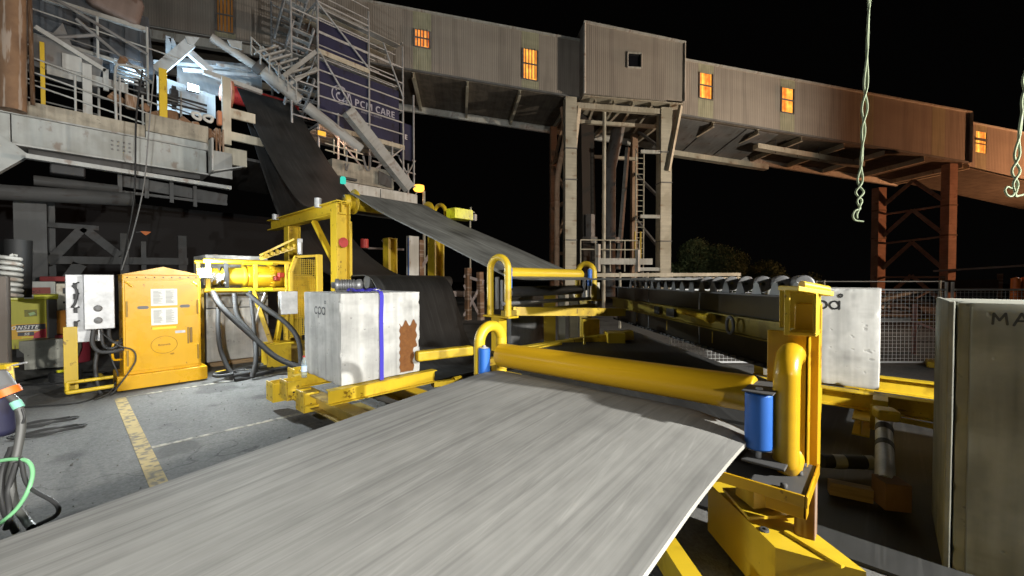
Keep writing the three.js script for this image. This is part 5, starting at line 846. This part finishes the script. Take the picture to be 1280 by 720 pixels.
  bag().lathe([4.1, 9.3, -18.9], [[0.02, 0], [0.3, 0], [0.32, 0.2], [0.56, 0.22], [0.56, 0.32], [0.02, 0.33]], 20, [1, 0, 0]).build('drum_flange', std({ color: [0.5, 0.2, 0.12], map: T.paint, roughness: 0.7 }), t);
  for (const x of [3.6, 3.7, 3.8]) bag().tube([x, 6.3, -17.3], [x, 7.4, -17.3], 0.03, 6).build('rail_post', M.rust, t);
  bag().box([3.72, 7.8, -17.4], [0.14, 0.5, 0.2], { b: 0.04 }).build('orange_box', std({ color: [0.5, 0.2, 0.1], roughness: 0.8 }), t);
  // understructure
  const dk = std({ map: T.steel, color: [0.05, 0.05, 0.05], roughness: 0.85 });
  bag().bar([-0.69, 5.41, -17], [3.94, 5.32, -17], 0.12, 0.2).build('walkway_beam', M.grey, t);
  bag().bar([-0.67, 5.74, -17.9], [3.19, 5.78, -17.9], 0.35, 0.5).build('lower_flange', M.dark, t);
  bag().bar([1.12, 5.19, -17.6], [3.95, 5, -17.6], 0.35, 0.12).bar([1.12, 4.83, -17.5], [3.93, 4.81, -17.5], 0.08, 0.1).each('tray_beam', M.dark, t);
  for (const x of [0, 1, 2, 3]) { const p = lerp3([1.15, 5.12, -17.45], [3, 4.95, -17.45], x / 3); bag().bar([p[0], p[1] - 0.35, p[2]], [p[0], p[1] + 0.35, p[2]], 0.1, 0.1, { up: [1, 0, 0] }).build('tray_post', M.dark, t); }
  bag().tube([-0.57, 4.84, -17.3], [1.1, 4.85, -17.3], 0.14, 12).build('pipe', dk, t); bag().tube([-1.66, 4.32, -16.8], [1.42, 4.53, -16.8], 0.2, 12).build('pipe', dk, t);
  bag().box([0.07, 5.23, -17.4], [0.7, 0.3, 0.4], { b: 0.05 }).build('motor', M.iron, t);
  bag().span([-0.95, 0, -17.9], [-0.35, 4.4, -17.3], { b: 0.01 }).each('column', M.dark, t); bag().span([-0.34, 0, -17.95], [-0.2, 4.4, -17.8]).each('column', M.dark, t);
  bag().bar([-0.36, 2.56, -17.6], [0.35, 3.65, -17.6], 0.22, 0.18).bar([0.35, 3.65, -17.6], [1.12, 2.85, -17.6], 0.22, 0.18).each('brace', dk, t);
  bag().bar([-0.36, 3.67, -17.6], [0.68, 3.66, -17.6], 0.14, 0.16).bar([-0.36, 2.67, -17.6], [2.8, 2.73, -17.6], 0.22, 0.2).bar([-0.21, 1.64, -17.6], [0.27, 2.57, -17.6], 0.3, 0.2).each('tie_beam', dk, t);
  for (const [x, y] of [[227, 295], [180, 300], [130, 305], [155, 292]]) { const p = [-1.22, 2.21, -17.7]; bag().span([0, 0, 0], [0.01, 0.01, 0.01]).g.length; }
  bag().bar([2.67, 1.5, -17.7], [2.67, 3.6, -17.7], 0.22, 0.2, { up: [1, 0, 0] }).bar([1.69, 1.53, -17.7], [1.69, 3.34, -17.7], 0.12, 0.1, { up: [1, 0, 0] }).bar([1.24, 1.54, -17.7], [1.24, 3.56, -17.7], 0.2, 0.18, { up: [1, 0, 0] }).each('column', dk, t);
  bag().span([-8, 0.2, -24], [9, 5.4, -24.3]).build('back_wall', std({ color: [0.008, 0.008, 0.009], roughness: 0.9 }), t);
  // right pedestal of the gantry, seen beyond the hanging belt
  bag().span([7.95, 6.55, -18.0], [11.0, 7.45, -18.6], { b: 0.01 }).build('pedestal_slab', kerb, t); bag().span([8.0, 5.2, -17.9], [12.3, 6.5, -18.6], { b: 0.01 }).build('pedestal_slab', M.white, t); bag().span([10.2, 5.3, -17.88], [10.23, 6.45, -17.9]).build('seam', M.dark, t);
  bag().bar([8.52, 9.61, -17.7], [11.68, 6.7, -17.7], 0.5, 0.4).build('raking_leg', M.grey, t); bag().tube([6.96, 9.45, -18.2], [9.28, 8.14, -18], 0.24, 14).build('truss_tube', M.grey, t);
  bag().pipe([[9.29, 7.8, -17.8], [9.4, 7.21, -17.7], [9.55, 7.24, -17.7], [9.65, 7.88, -17.8]], 0.05, 20, 8).pipe([[8.46, 7.29, -17.8], [8.49, 6.98, -17.8], [8.6, 7.29, -17.8]], 0.04, 16, 8).each('lifting_hook', M.mid, t);
  bag().plate([[10.09, 7.3, -17.85], [10.77, 7.12, -17.85], [10.77, 6.57, -17.85], [10.09, 6.69, -17.85]], [0, 0, 1], 0.03).build('vent', M.dark, t);
  for (const x of [420, 432, 446]) bag().tube([8.39, 7.62, -17.9].map((v, i) => (i === 0 ? v + (x - 430) * 0.04 : v)), [8.39, 8.27, -17.9].map((v, i) => (i === 0 ? v + (x - 430) * 0.04 : v)), 0.03, 6).build('rail_post', M.cream, t);
  bag().tube([7.61, 8, -17.9], [9.34, 7.91, -17.9], 0.03, 6).tube([7.61, 7.72, -17.9], [9.34, 7.61, -17.9], 0.03, 6).each('rail', M.cream, t);
}
{ // lit lamps in the gantry
  const a = [3.37, 9.44, -19.6], t = thing('work_lamp', 'bright bluish work lamp in the drive room of the gantry', 'lamp', a);
  bag().box([a[0], a[1], a[2] - 0.06], [0.4, 0.3, 0.1], { b: 0.02 }).build('housing', M.dark, t);
  bag().box(a, [0.34, 0.24, 0.02], { b: 0.004 }).build('lens', glow([0.72, 0.88, 1], 14), t);
  bulb([0.6, 0.82, 1], 16, [a[0], a[1] + 0.1, a[2] + 0.35], 6);
  const b = [1.56, 8.81, -18.9], u = thing('work_lamp', 'second bluish work lamp behind the louvres of the gantry', 'lamp', b);
  bag().box(b, [0.3, 0.2, 0.08], { b: 0.02 }).build('lens', glow([0.7, 0.88, 1], 5), u);
  bulb([0.6, 0.82, 1], 7, [b[0] + 0.1, b[1] + 0.15, b[2] + 0.35], 6);
}
{
  const c = [7.64, 8.52, -18.3], t = thing('lamp_box', 'yellow glowing lamp box among the pipes under the scaffold', 'lamp', c);
  bag().box([c[0], c[1], c[2] - 0.05], [0.4, 0.3, 0.06], { b: 0.02 }).build('housing', M.dark, t);
  bag().box(c, [0.34, 0.2, 0.04], { b: 0.02 }).build('lens', glow([1, 0.5, 0.05], 1.2), t);
  bulb([1, 0.55, 0.35], 26, [c[0] + 0.8, c[1] - 0.1, c[2] + 0.2], 6);
}
// ------------------------------------------------------------------ scaffold with banner
{
  const z = -18.8, t = thing('scaffold', 'tall tube scaffold wrapped round the gantry leg beside the gallery', 'scaffold', [10, 0, z]);
  const zb = z - 2.4, up = (x, zz, h0, h1) => bag().tube([x, h0, zz], [x, h1, zz], 0.05, 8).build('standard', M.galv, t);
  for (const [x, h0, h1] of [[7.71, 7.3, 16.5], [10.15, 7.6, 15.2], [12.05, 7.2, 14.3], [12.7, 7.2, 12.0]]) { up(x, z, h0, h1); }
  for (const [x, h0, h1] of [[7.71, 8, 16.5], [10.15, 8, 15.2], [12.05, 7.6, 13]]) up(x, zb, h0, h1);
  up(8.6, z, 7.3, 9.8); up(11.4, z, 7.0, 9.2); up(13.0, z - 1, 6.6, 8.6);
  for (const h of [9.1, 9.75, 10.35, 10.95, 11.5, 12.4, 13.2, 13.8, 14.5]) for (const [zz] of [[z], [zb]]) bag().tube([7.71, h, zz], [h > 13.3 ? 10.15 : 12.05, h, zz], 0.04, 7).each('ledger', M.galv, t);
  for (const h of [9.1, 10.95, 12.4, 14.5]) for (const x of [7.71, 10.15, 12.05]) bag().tube([x, h, z], [x, h, zb], 0.04, 7).build('transom', M.galv, t);
  for (const [a, b] of [[[7.71, 14.4], [10.15, 12.4]], [[7.75, 12.3], [10.1, 9.1]], [[7.75, 9.4], [10.0, 7.3]], [[10.9, 14.0], [12.05, 11.6]], [[10.2, 7.4], [12.0, 9.0]]]) bag().tube([a[0], a[1], z + 0.06], [b[0], b[1], z + 0.06], 0.045, 8).each('diagonal_brace', M.galv, t);
  for (const h of [8.95, 12.2, 14.4]) for (let k = 0; k < 5; k++) bag().span([7.7, h, z - 0.15 - 0.46 * k], [12.0, h + 0.05, z - 0.56 - 0.46 * k]).build('plank', k % 2 ? M.cream : M.grey, t);
  bag().bar([7.71, 9.05, z + 0.04], [12.1, 9.05, z + 0.04], 0.22, 0.05).bar([7.71, 12.3, z + 0.04], [10.15, 12.3, z + 0.04], 0.22, 0.05).each('toe_board', M.cream, t);
  // stair flights on the left face
  for (let k = 0; k < 3; k++) { const h = 9 + 2.2 * k; bag().bar([7.55, h, zb], [7.55, h + 2.0, z], 0.2, 0.06).bar([6.7, h, zb], [6.7, h + 2.0, z], 0.2, 0.06).each('stair_stringer', M.galv, t); for (let i = 1; i < 9; i++) bag().box([7.12, h + i * 0.22, zb + (i / 9) * 2.4], [0.85, 0.04, 0.24], { b: 0 }).build('stair_tread', M.grey, t); bag().tube([7.6, h + 1, zb], [7.6, h + 3, z], 0.035, 6).build('stair_rail', M.galv, t); }
  for (const x of [6.6]) { up(x, z, 8.4, 15); up(x, zb, 8.4, 15); }
  for (let k = 0; k < 4; k++) bag().tube([6.6, 9.2 + k * 1.5, z], [7.71, 9.2 + k * 1.5, z], 0.04, 6).each('ledger', M.galv, t);
  for (const [x, h0, h1] of [[8.95, 9, 15.6], [11.1, 9, 14.6], [6.6, 8.4, 15]]) { up(x, zb, h0, h1); }
  for (let h = 9.3; h < 15.6; h += 0.55) { bag().tube([6.6, h + 0.1, zb], [h > 14.5 ? 10.15 : 12.05, h + 0.1, zb], 0.032, 6).each('ledger', M.galv, t); if (h > 12) bag().tube([7.71, h, z], [h > 13.9 ? 10.15 : 11.6, h, z], 0.03, 6).each('ledger', M.galv, t); }
  for (const [a, b] of [[[7.71, 9.4], [8.95, 12.2]], [[8.95, 12.4], [10.15, 14.6]], [[10.15, 9.4], [12.05, 12.2]]]) bag().tube([a[0], a[1], zb], [b[0], b[1], zb], 0.032, 6).each('diagonal_brace', M.galv, t);
  // lower bays on the right, lit from beneath
  for (const h of [7.3, 8.0, 8.7]) bag().tube([10.3, h, z], [13.2, h, z - 0.6], 0.04, 7).each('ledger', M.galv, t);
  for (const [a, b] of [[[11.9, 6.8], [13.1, 8.6]], [[11.9, 8.6], [13.1, 7.2]], [[12.4, 5.9], [13.3, 7.0]]]) bag().tube([a[0], a[1], z - 0.2], [b[0], b[1], z - 0.6], 0.04, 7).each('diagonal_brace', M.galv, t);
}
{
  const z = -18.87, t = thing('banner', 'navy banner with a white round logo and PCM CARE lettering on the scaffold', 'banner', [9.8, 10.6, z]);
  bag().span([7.78, 9.2, z], [11.85, 11.95, z - 0.03], { b: 0 }).build('main_sheet', M.navy, t);
  bag().span([7.78, 12.5, z], [10.1, 13.9, z - 0.03], { b: 0 }).build('upper_sheet', M.navy, t);
  bag().span([11.95, 8.5, z - 0.05], [12.68, 10.4, z - 0.08], { b: 0 }).build('side_sheet', M.navy, t);
  decal('lettering', 3.4, 1.5, 1024, (x, w, h) => {
    x.clearRect(0, 0, w, h); x.strokeStyle = x.fillStyle = 'rgba(190,190,205,0.8)'; x.lineWidth = h * 0.035; x.lineCap = 'round';
    const A = (cx, cy, r, a, b) => { x.beginPath(); x.arc(cx * h, cy * h, r * h, a, b); x.stroke(); };
    A(0.34, 0.45, 0.27, 0.6, 5.2); A(0.38, 0.42, 0.2, 3.6, 7.4); A(0.33, 0.5, 0.12, 0, 4.6); x.beginPath(); x.moveTo(0.5 * h, 0.7 * h); x.lineTo(0.62 * h, 0.3 * h); x.lineTo(0.72 * h, 0.72 * h); x.stroke();
    for (const [a, b] of [[0.2, 0.3], [0.28, 0.42], [0.42, 0.62], [0.3, 0.62], [0.44, 0.36]]) { x.beginPath(); x.arc(a * h, b * h, 0.03 * h, 0, 6.3); x.fill(); }
    x.font = `bold ${h * 0.3}px sans-serif`; x.textBaseline = 'middle'; x.fillText('PCM CARE', 0.78 * h, 0.52 * h, w - 0.8 * h); x.font = `${h * 0.075}px sans-serif`; x.fillText('INDUSTRIAL SERVICES', 1.0 * h, 0.76 * h, w - 1.2 * h);
  }, [9.95, 10.65, z + 0.005], 0, t);
  decal('lettering', 0.6, 0.5, 128, (x, w, h) => { x.clearRect(0, 0, w, h); x.fillStyle = 'rgba(225,225,232,0.9)'; x.font = `bold ${h * 0.7}px sans-serif`; x.textBaseline = 'middle'; x.textAlign = 'center'; x.fillText('E', w / 2, h / 2); }, [12.3, 9.7, z - 0.045], 0, t);
}
// ------------------------------------------------------------------ street lamps and far things
{
  const at = [14.59, 7.64, -21.08], t = thing('street_lamp', 'lit orange sodium lamp on a pole beyond the grey belt', 'street lamp', [at[0], 0, at[2]]);
  bag().tube([at[0] + 0.3, 0, at[2] + 0.1], [at[0] + 0.3, at[1] - 0.1, at[2] + 0.1], 0.09, 10).build('pole', M.cream, t);
  bag().bar([at[0] + 0.3, at[1] - 0.12, at[2] + 0.1], at, 0.08, 0.1).each('arm', M.cream, t);
  bag().lathe([at[0], at[1] - 0.16, at[2]], [[0.01, 0], [0.24, 0.02], [0.34, 0.14], [0.32, 0.38], [0.01, 0.46]], 16).build('bulb', glow([1, 0.45, 0.06], 2.4), t);
  bulb([1, 0.6, 0.32], 130, [at[0], at[1], at[2]], 6);
}
{
  const at = [16.14, 5.77, -17.91], t = thing('street_lamp', 'small unlit floodlight on a thin pole beyond the belt', 'street lamp', [at[0], 0, at[2]]);
  bag().pipe([[at[0] - 0.2, 0, at[2]], [at[0] - 0.2, at[1] + 0.1, at[2]], [at[0] - 0.1, at[1] + 0.3, at[2]], [at[0] + 0.1, at[1] + 0.3, at[2]]], 0.05, 40, 8).build('pole', M.cream, t);
  bag().box([at[0] + 0.1, at[1], at[2]], [0.25, 0.4, 0.3], { ry: 0.4, b: 0.05 }).build('head', std({ color: [0.8, 0.72, 0.68], roughness: 0.5 }), t);
}
{
  const at = [1.88, 3.66, -19], t = thing('beacon', 'dim orange beacon under the gantry', 'beacon', at);
  bag().lathe(at, [[0.01, 0], [0.04, 0.02], [0.14, 0.12], [0.01, 0.13]], 12).build('shade', glow([1, 0.3, 0.1], 0.35), t);
  bag().bar([at[0] - 0.25, at[1] + 0.08, at[2]], [at[0], at[1] + 0.13, at[2]], 0.03, 0.03).each('arm', M.dark, t);
}
{ // site hut edge and beams seen under the sloping belt
  const t = thing('site_panel', 'white site cabin edge standing under the sloping belt', 'cabin', [9.17, 2.41, -13.68]);
  bag().span([9, 1.79, -13.86], [9.45, 3.82, -13.66]).build('wall_panel', M.white, t); bag().bar([9.01, 1.79, -13.71], [9.01, 3.75, -13.71], 0.05, 0.05, { up: [1, 0, 0] }).build('blue_edge', M.blue, t);
}
{
  const t = thing('pipe_rack', 'rusty pink pipe rack with thin bars behind the yellow stand', 'pipe rack', [11.49, 2.1, -15.58]);
  for (const x of [[[10.55, 1.32, -15.13], [10.55, 3.86, -15.13]], [[11.3, 0.43, -12.84], [11.3, 2.6, -12.84]], [[11.66, 0.43, -12.44], [11.63, 2.43, -12.47]]]) bag().bar(x[0], x[1], 0.22, 0.2, { up: [1, 0, 0] }).build('post', M.rust, t);
  bag().bar([10.43, 2.28, -15.26], [11.08, 3.86, -14.55], 0.12, 0.1).bar([10.29, 1.54, -15.41], [12.44, 1.46, -13.07], 0.25, 0.2).bar([11.18, 2.27, -12.96], [11.75, 2.03, -12.35], 0.12, 0.1).bar([11.18, 0.6, -12.96], [11.72, 2.03, -12.37], 0.1, 0.1).bar([11.18, 1.9, -12.96], [11.63, 0.6, -12.47], 0.1, 0.1).bar([8.86, 3.51, -16.97], [10.05, 3.44, -15.67], 0.08, 0.08).bar([9.41, 3.86, -16.38], [9.84, 3.16, -15.91], 0.08, 0.08).each('brace', std({ map: T.steel, color: [0.5, 0.4, 0.36], roughness: 0.8 }), t);
  bag().tube([8.39, 3.43, -16.01], [8.39, 3.8, -16.01], 0.16, 12).build('red_canister', std({ color: [0.6, 0.06, 0.05], roughness: 0.5 }), t);
}
{
  const t = thing('pier', 'grey concrete pier standing behind the upper roller stand', 'pier', [9.5, 0, -6.8]);
  bag().span([6.56, 0.65, -6.16], [8.2, 1.75, -6.2].map((v, i) => [[8.04, 1.9, -6.03]][0][i]), { b: 0.02 }).build('stem', std({ map: T.concrete, color: [0.35, 0.35, 0.36], roughness: 0.9 }), t);
}
{
  const t = thing('column_base', 'yellow and white column feet standing behind the upper roller', 'column', [8.23, 0.73, -5.82]);
  for (const [x0, x1, m] of [[680, 694, M.yellow], [698, 706, M.white], [712, 722, M.cream], [728, 736, M.cream]]) { const a = 9.4; const p = at0(x0, a), q = at0(x1, a); bag().bar([(p[0] + q[0]) / 2, 0, (p[2] + q[2]) / 2], [(p[0] + q[0]) / 2, 1.86, (p[2] + q[2]) / 2], Math.hypot(q[0] - p[0], q[2] - p[2]), 0.2, { up: [0.676, 0, 0.737] }).build('foot', m, t); }
}
function at0(x, d) { const u = (x - 640) / 510; return [d * (0.7373 + u * 0.6756), 0, d * (-0.6756 + u * 0.7373)]; }
{
  const t = thing('guard_rail', 'long pale guard rail in front of the gallery tower', 'railing', [18.54, 1.73, -7.89]);
  bag().bar([14.67, 2.3, -9.15], [23.41, 2.39, -5.54], 0.16, 0.1).each('rail', M.cream, t); bag().bar([14.67, 2.13, -9.15], [23.41, 2.22, -5.54], 0.06, 0.06).each('rail', M.cream, t);
  for (const k of [0, 0.17, 0.34, 0.5, 0.66, 0.83, 1]) { const p = lerp3([14.74, 2.27, -9.08], [23.33, 2.31, -5.63], k); bag().bar([p[0], 0, p[2]], [p[0], p[1] + 0.16, p[2]], 0.08, 0.08, { up: [1, 0, 0] }).build('post', M.cream, t); }
}
{ // far wall and low roof on the right
  const t = thing('shed', 'low shed with a red lit roof edge beyond the fence', 'shed', [33.41, 1.24, 3.9]);
  bag().plate([[31.55, 2.53, 1.87], [31.83, 2.77, 5.14], [41.86, 3.23, 10.15], [39.94, 2.74, 3.62]], [0, 1, 0], 0.1).build('roof', std({ map: T.clad, color: [0.7, 0.5, 0.42], roughness: 0.8 }), t);
  bag().bar([33.35, -0.15, 2.35], [33.35, 2.33, 2.35], 0.2, 0.2, { up: [1, 0, 0] }).bar([35.54, -0.15, 4.74], [35.54, 2.46, 4.74], 0.2, 0.2, { up: [1, 0, 0] }).each('post', M.rust, t);
  bag().bar([33.99, 1.73, 2.46], [35.54, 1.78, 4.74], 0.7, 0.1).build('wall_panel', std({ map: T.clad, color: [0.2, 0.16, 0.13], roughness: 0.9 }), t);
}
for (const [x, lab] of [[1270, 'orange traffic barrel by the shed, nearer the picture centre'], [1279, 'orange traffic barrel by the shed, nearer the picture edge']]) {
  const p = at0(x, 14), t = thing('traffic_barrel', lab, 'barrel', p);
  bag().lathe([p[0], 1.0, p[2]], [[0.01, 0], [0.14, 0], [0.12, 1.15], [0.01, 1.2]], 16).build('body', M.orange, t); bag().tube([p[0], 0, p[2]], [p[0], 1.0, p[2]], 0.06).build('stem', M.dark, t);
}
// ------------------------------------------------------------------ mesh fence, tape and kerb beyond it
{
  const FG = std({ color: [0.72, 0.73, 0.72], roughness: 0.5 });
  const dir = new THREE.Vector3(0.6756, 0, 0.7373), O = V([7.373, 0, -6.756]);
  const at = (l, h, o = 0) => [O.x + dir.x * l + 0.7373 * o, h, O.z + dir.z * l - 0.6756 * o];
  const make = (l0, w, label) => {
    const t = thing('mesh_fence', label, 'fence', at(l0, 0)), L1 = l0 + w;
    bag().tube(at(l0, 1.86), at(L1, 1.86), 0.022, 8).build('top_rail', FG, t); bag().tube(at(l0, 0.08), at(L1, 0.08), 0.026, 8).build('bottom_rail', FG, t); bag().tube(at(l0, 1.08), at(L1, 1.08), 0.008, 6).build('mid_wire', FG, t);
    for (const l of [l0, L1]) bag().tube(at(l, 0), at(l, 2.05), 0.03, 8).build('post', FG, t);
    const b = bag(); for (let l = l0 + 0.1; l < L1; l += 0.1) b.bar(at(l, 0.08), at(l, 1.86), 0.007, 0.007); for (let h = 0.17; h < 1.86; h += 0.09) b.bar(at(l0, h, 0.006), at(L1, h, 0.006), 0.007, 0.007);
    tag(b.build('wire_mesh', FG, t), null, null, null, 'stuff'); return t;
  };
  make(7.35, 3.3, 'temporary mesh fence panel between the pale cube and the tall block'); make(10.8, 3.3, 'temporary mesh fence panel rising above the tall MA block'); make(3.9, 3.35, 'temporary mesh fence panel mostly hidden behind the pale cube');
  bag();
  const f = thing('ballast_block', 'yellow fence foot block lying under the mesh fence', 'fence foot', at(10.2, 0)); bag().span(at(9.95, 0.0, -0.25), at(10.6, 0.14, 0.1), { b: 0.02 }).build('block', M.yellow, f);
  const k = thing('barrier_post', 'thin pale stake holding barrier tape behind the fence', 'stake', [16.16, 0.07, 0.61]); bag().tube([16.16, -0.04, 0.61], [16.16, 1.42, 0.61], 0.05, 8).build('stake', std({ color: [0.6, 0.3, 0.26], roughness: 0.7 }), k);
  const tape = (pts, m, n, l) => { const [a, e] = ribbon(pts, [0, 1, 0], 0.035, 0.003, { n: 30, across: 1 }); tag(bag().add(a).add(e).build('barrier_tape', m), l, n); };
  tape([[15.52, 0.97, -0.09], [16.1, 0.97, 0.54]], M.paper, 'barrier tape', 'white tape running left from the stake behind the fence');
  tape([[16.13, 0.95, 0.58], [16.4, 1, 0.88], [16.59, 1.05, 1.23]], M.yellow, 'barrier tape', 'yellow tape running right from the stake behind the fence');
  tape([[16.13, 0.95, 0.58], [16.12, 0.81, 0.86], [16.01, 0.65, 1.19]], std({ color: [0.8, 0.45, 0.42], roughness: 0.6 }), 'barrier tape', 'pink and white tape sloping down right from the stake');
  tape([[16.14, 0.87, 0.74], [16.09, 0.71, 0.69], [16.06, 0.56, 0.65]], M.paper, 'barrier tape', 'loose white tape end hanging beside the stake');
  const r = thing('back_rail', 'thin dark wire rail with stakes far behind the mesh fence', 'railing', [24.24, 1.04, -0.19]); bag().tube([21.5, 2.03, -3.18], [26.15, 2.03, 1.89], 0.03, 6).each('rail', M.mid, r); for (const x of [at0(1020, 17.9), at0(1030, 17.9), at0(1175, 17.9)]) bag().tube(x, [x[0], 2.08, x[2]], 0.04, 6).build('stake', M.cream, r);
  const s = thing('rubble_pile', 'low heap of pipes and scrap far behind the mesh fence', 'scrap heap', [27.99, 0.73, 0.94]); for (let i = 0; i < 14; i++) { const a = at0(1085 + 90 * rnd(), 18 + 3 * rnd()), q = at0(1085 + 90 * rnd(), 18 + 3 * rnd()); bag().tube([a[0], 0.2 + 1.4 * rnd(), a[2]], [q[0], 0.2 + 1.5 * rnd(), q[2]], 0.05 + 0.05 * rnd(), 8).build('pipe', M.rust, s); }
}
// ------------------------------------------------------------------ bushes beyond the yard
function bush(label, x0, x1, yTop, d, n) {
  const a = at0(x0, d), b = at0(x1, d), c = lerp3(a, b, 0.5), W = Math.hypot(b[0] - a[0], b[2] - a[2]), H = 2.1 + ((350 - yTop) / 510) * d;
  const t = thing('tree', label, 'tree', c), pos = [], R = mulb(x0), dirx = [(b[0] - a[0]) / W, (b[2] - a[2]) / W];
  const lumps = []; for (let k = 0; k < 16; k++) { const u = R() * 2 - 1, f = Math.sqrt(1 - u * u * 0.85); lumps.push([u * 0.42 * W, H * (0.3 + 0.5 * f * R()), (R() - 0.5) * W * 0.5, (0.15 + 0.12 * R()) * W]); }
  for (let k = 0; k < n; k++) { const q = lumps[Math.floor(R() * 16)], th = R() * 6.283, cz = R() * 2 - 1, sn = Math.sqrt(1 - cz * cz), rr = q[3] * (0.75 + 0.35 * R());
    const l = q[0] + rr * sn * Math.cos(th), h = Math.min(H, Math.max(0.1, q[1] + rr * cz)), o = q[2] + rr * sn * Math.sin(th), C = [c[0] + dirx[0] * l - dirx[1] * o, h, c[2] + dirx[1] * l + dirx[0] * o], s = 0.05 + 0.08 * R();
    const e = () => [(R() - 0.5) * 2 * s, (R() - 0.5) * 2 * s, (R() - 0.5) * 2 * s]; for (let j = 0; j < 3; j++) { const v = e(); pos.push(C[0] + v[0], C[1] + v[1], C[2] + v[2]); } }
  const g = new THREE.BufferGeometry(); g.setAttribute('position', new THREE.Float32BufferAttribute(pos, 3)); g.setAttribute('uv', new THREE.Float32BufferAttribute(new Float32Array((pos.length / 3) * 2), 2)); g.computeVertexNormals();
  bag().add(g).build('crown', std({ color: [0.085, 0.13, 0.06], roughness: 0.9 }), t);
  const tr = bag(); for (let k = 0; k < 5; k++) tr.tube([c[0], 0, c[2]], [c[0] + (R() - 0.5) * W * 0.4, H * 0.6, c[2] + (R() - 0.5) * W * 0.4], 0.2, 8, 0.07); tr.build('trunk', M.wood, t);
}
bush('broad dark tree in the night behind the roller bed', 826, 912, 297, 34, 42000); bush('lower dark tree to the right of the broad one', 895, 968, 311, 36, 26000); bush('small dark bush far off left of the rusty trestle', 995, 1030, 340, 40, 4000);
// ------------------------------------------------------------------ hanging ropes and crane wires
{
  const twist = (name, label, pts, r, ends) => { const t = thing(name, label, 'rope', pts[0]);
    const c = new THREE.CatmullRomCurve3(pts.map(V)); for (const ph of [0, Math.PI]) { const P = []; for (let k = 0; k <= 90; k++) { const u = k / 90, p = c.getPoint(u), w = (0.011 + 0.012 * u * u) * (0.7 + 0.5 * Math.sin(u * 17)), a = ph + u * 34; P.push([p.x + 0.68 * w * Math.cos(a), p.y, p.z + 0.74 * w * Math.cos(a) + 0.3 * w * Math.sin(a)]); } bag().pipe(P, r, 360, 7).build('strand', M.rope, t); }
    ends.forEach((e) => bag().pipe(e, r * 0.9, 30, 7).build('frayed_end', M.rope, t)); };
  twist('rope', 'pale twisted rope hanging from above in front of the gallery', [[3.45, 4.09, -0.09], [3.44, 3.88, -0.1], [3.42, 3.32, -0.11], [3.42, 2.97, -0.12], [3.41, 2.69, -0.13], [3.41, 2.55, -0.13]], 0.0062, [[[3.41, 2.55, -0.13], [3.39, 2.54, -0.15], [3.38, 2.51, -0.16], [3.39, 2.48, -0.15], [3.42, 2.47, -0.11]], [[3.41, 2.55, -0.13], [3.4, 2.52, -0.14], [3.39, 2.49, -0.14]]]);
  twist('rope', 'pale twisted rope with a knotted hook end at the right picture edge', [[4.13, 4.04, 0.66], [4.12, 3.78, 0.65], [4.11, 3.48, 0.64], [4.09, 3.17, 0.62], [4.08, 2.84, 0.6], [4.08, 2.63, 0.6]], 0.0066, [[[4.08, 2.66, 0.6], [4.06, 2.63, 0.58], [4.04, 2.64, 0.56], [4.03, 2.67, 0.55], [4.04, 2.69, 0.56], [4.06, 2.68, 0.58]], [[4.08, 2.63, 0.6], [4.11, 2.64, 0.63], [4.14, 2.66, 0.67]]]);
  tag(bag().pipe([[1.58, 8.22, -16.03], [1.44, 6.81, -16.19], [1.38, 4.69, -16.26], [1.22, 3.28, -16.43], [1.06, 2.37, -15.87]], 0.022, 40, 6).build('wire_rope', M.black), 'dark wire rope hanging from the gantry, the left of two', 'wire rope');
  tag(bag().pipe([[1.81, 8.22, -15.79], [1.69, 6.57, -15.91], [1.57, 4.92, -16.05], [1.32, 3.49, -16.02], [1.03, 2.37, -15.61]], 0.018, 40, 6).build('wire_rope', M.mid), 'dark wire rope hanging from the gantry, the right of two', 'wire rope');
}

scene.traverse((o) => { if (o.isMesh) { o.castShadow = true; o.receiveShadow = true; } });
renderer.render(scene, camera);
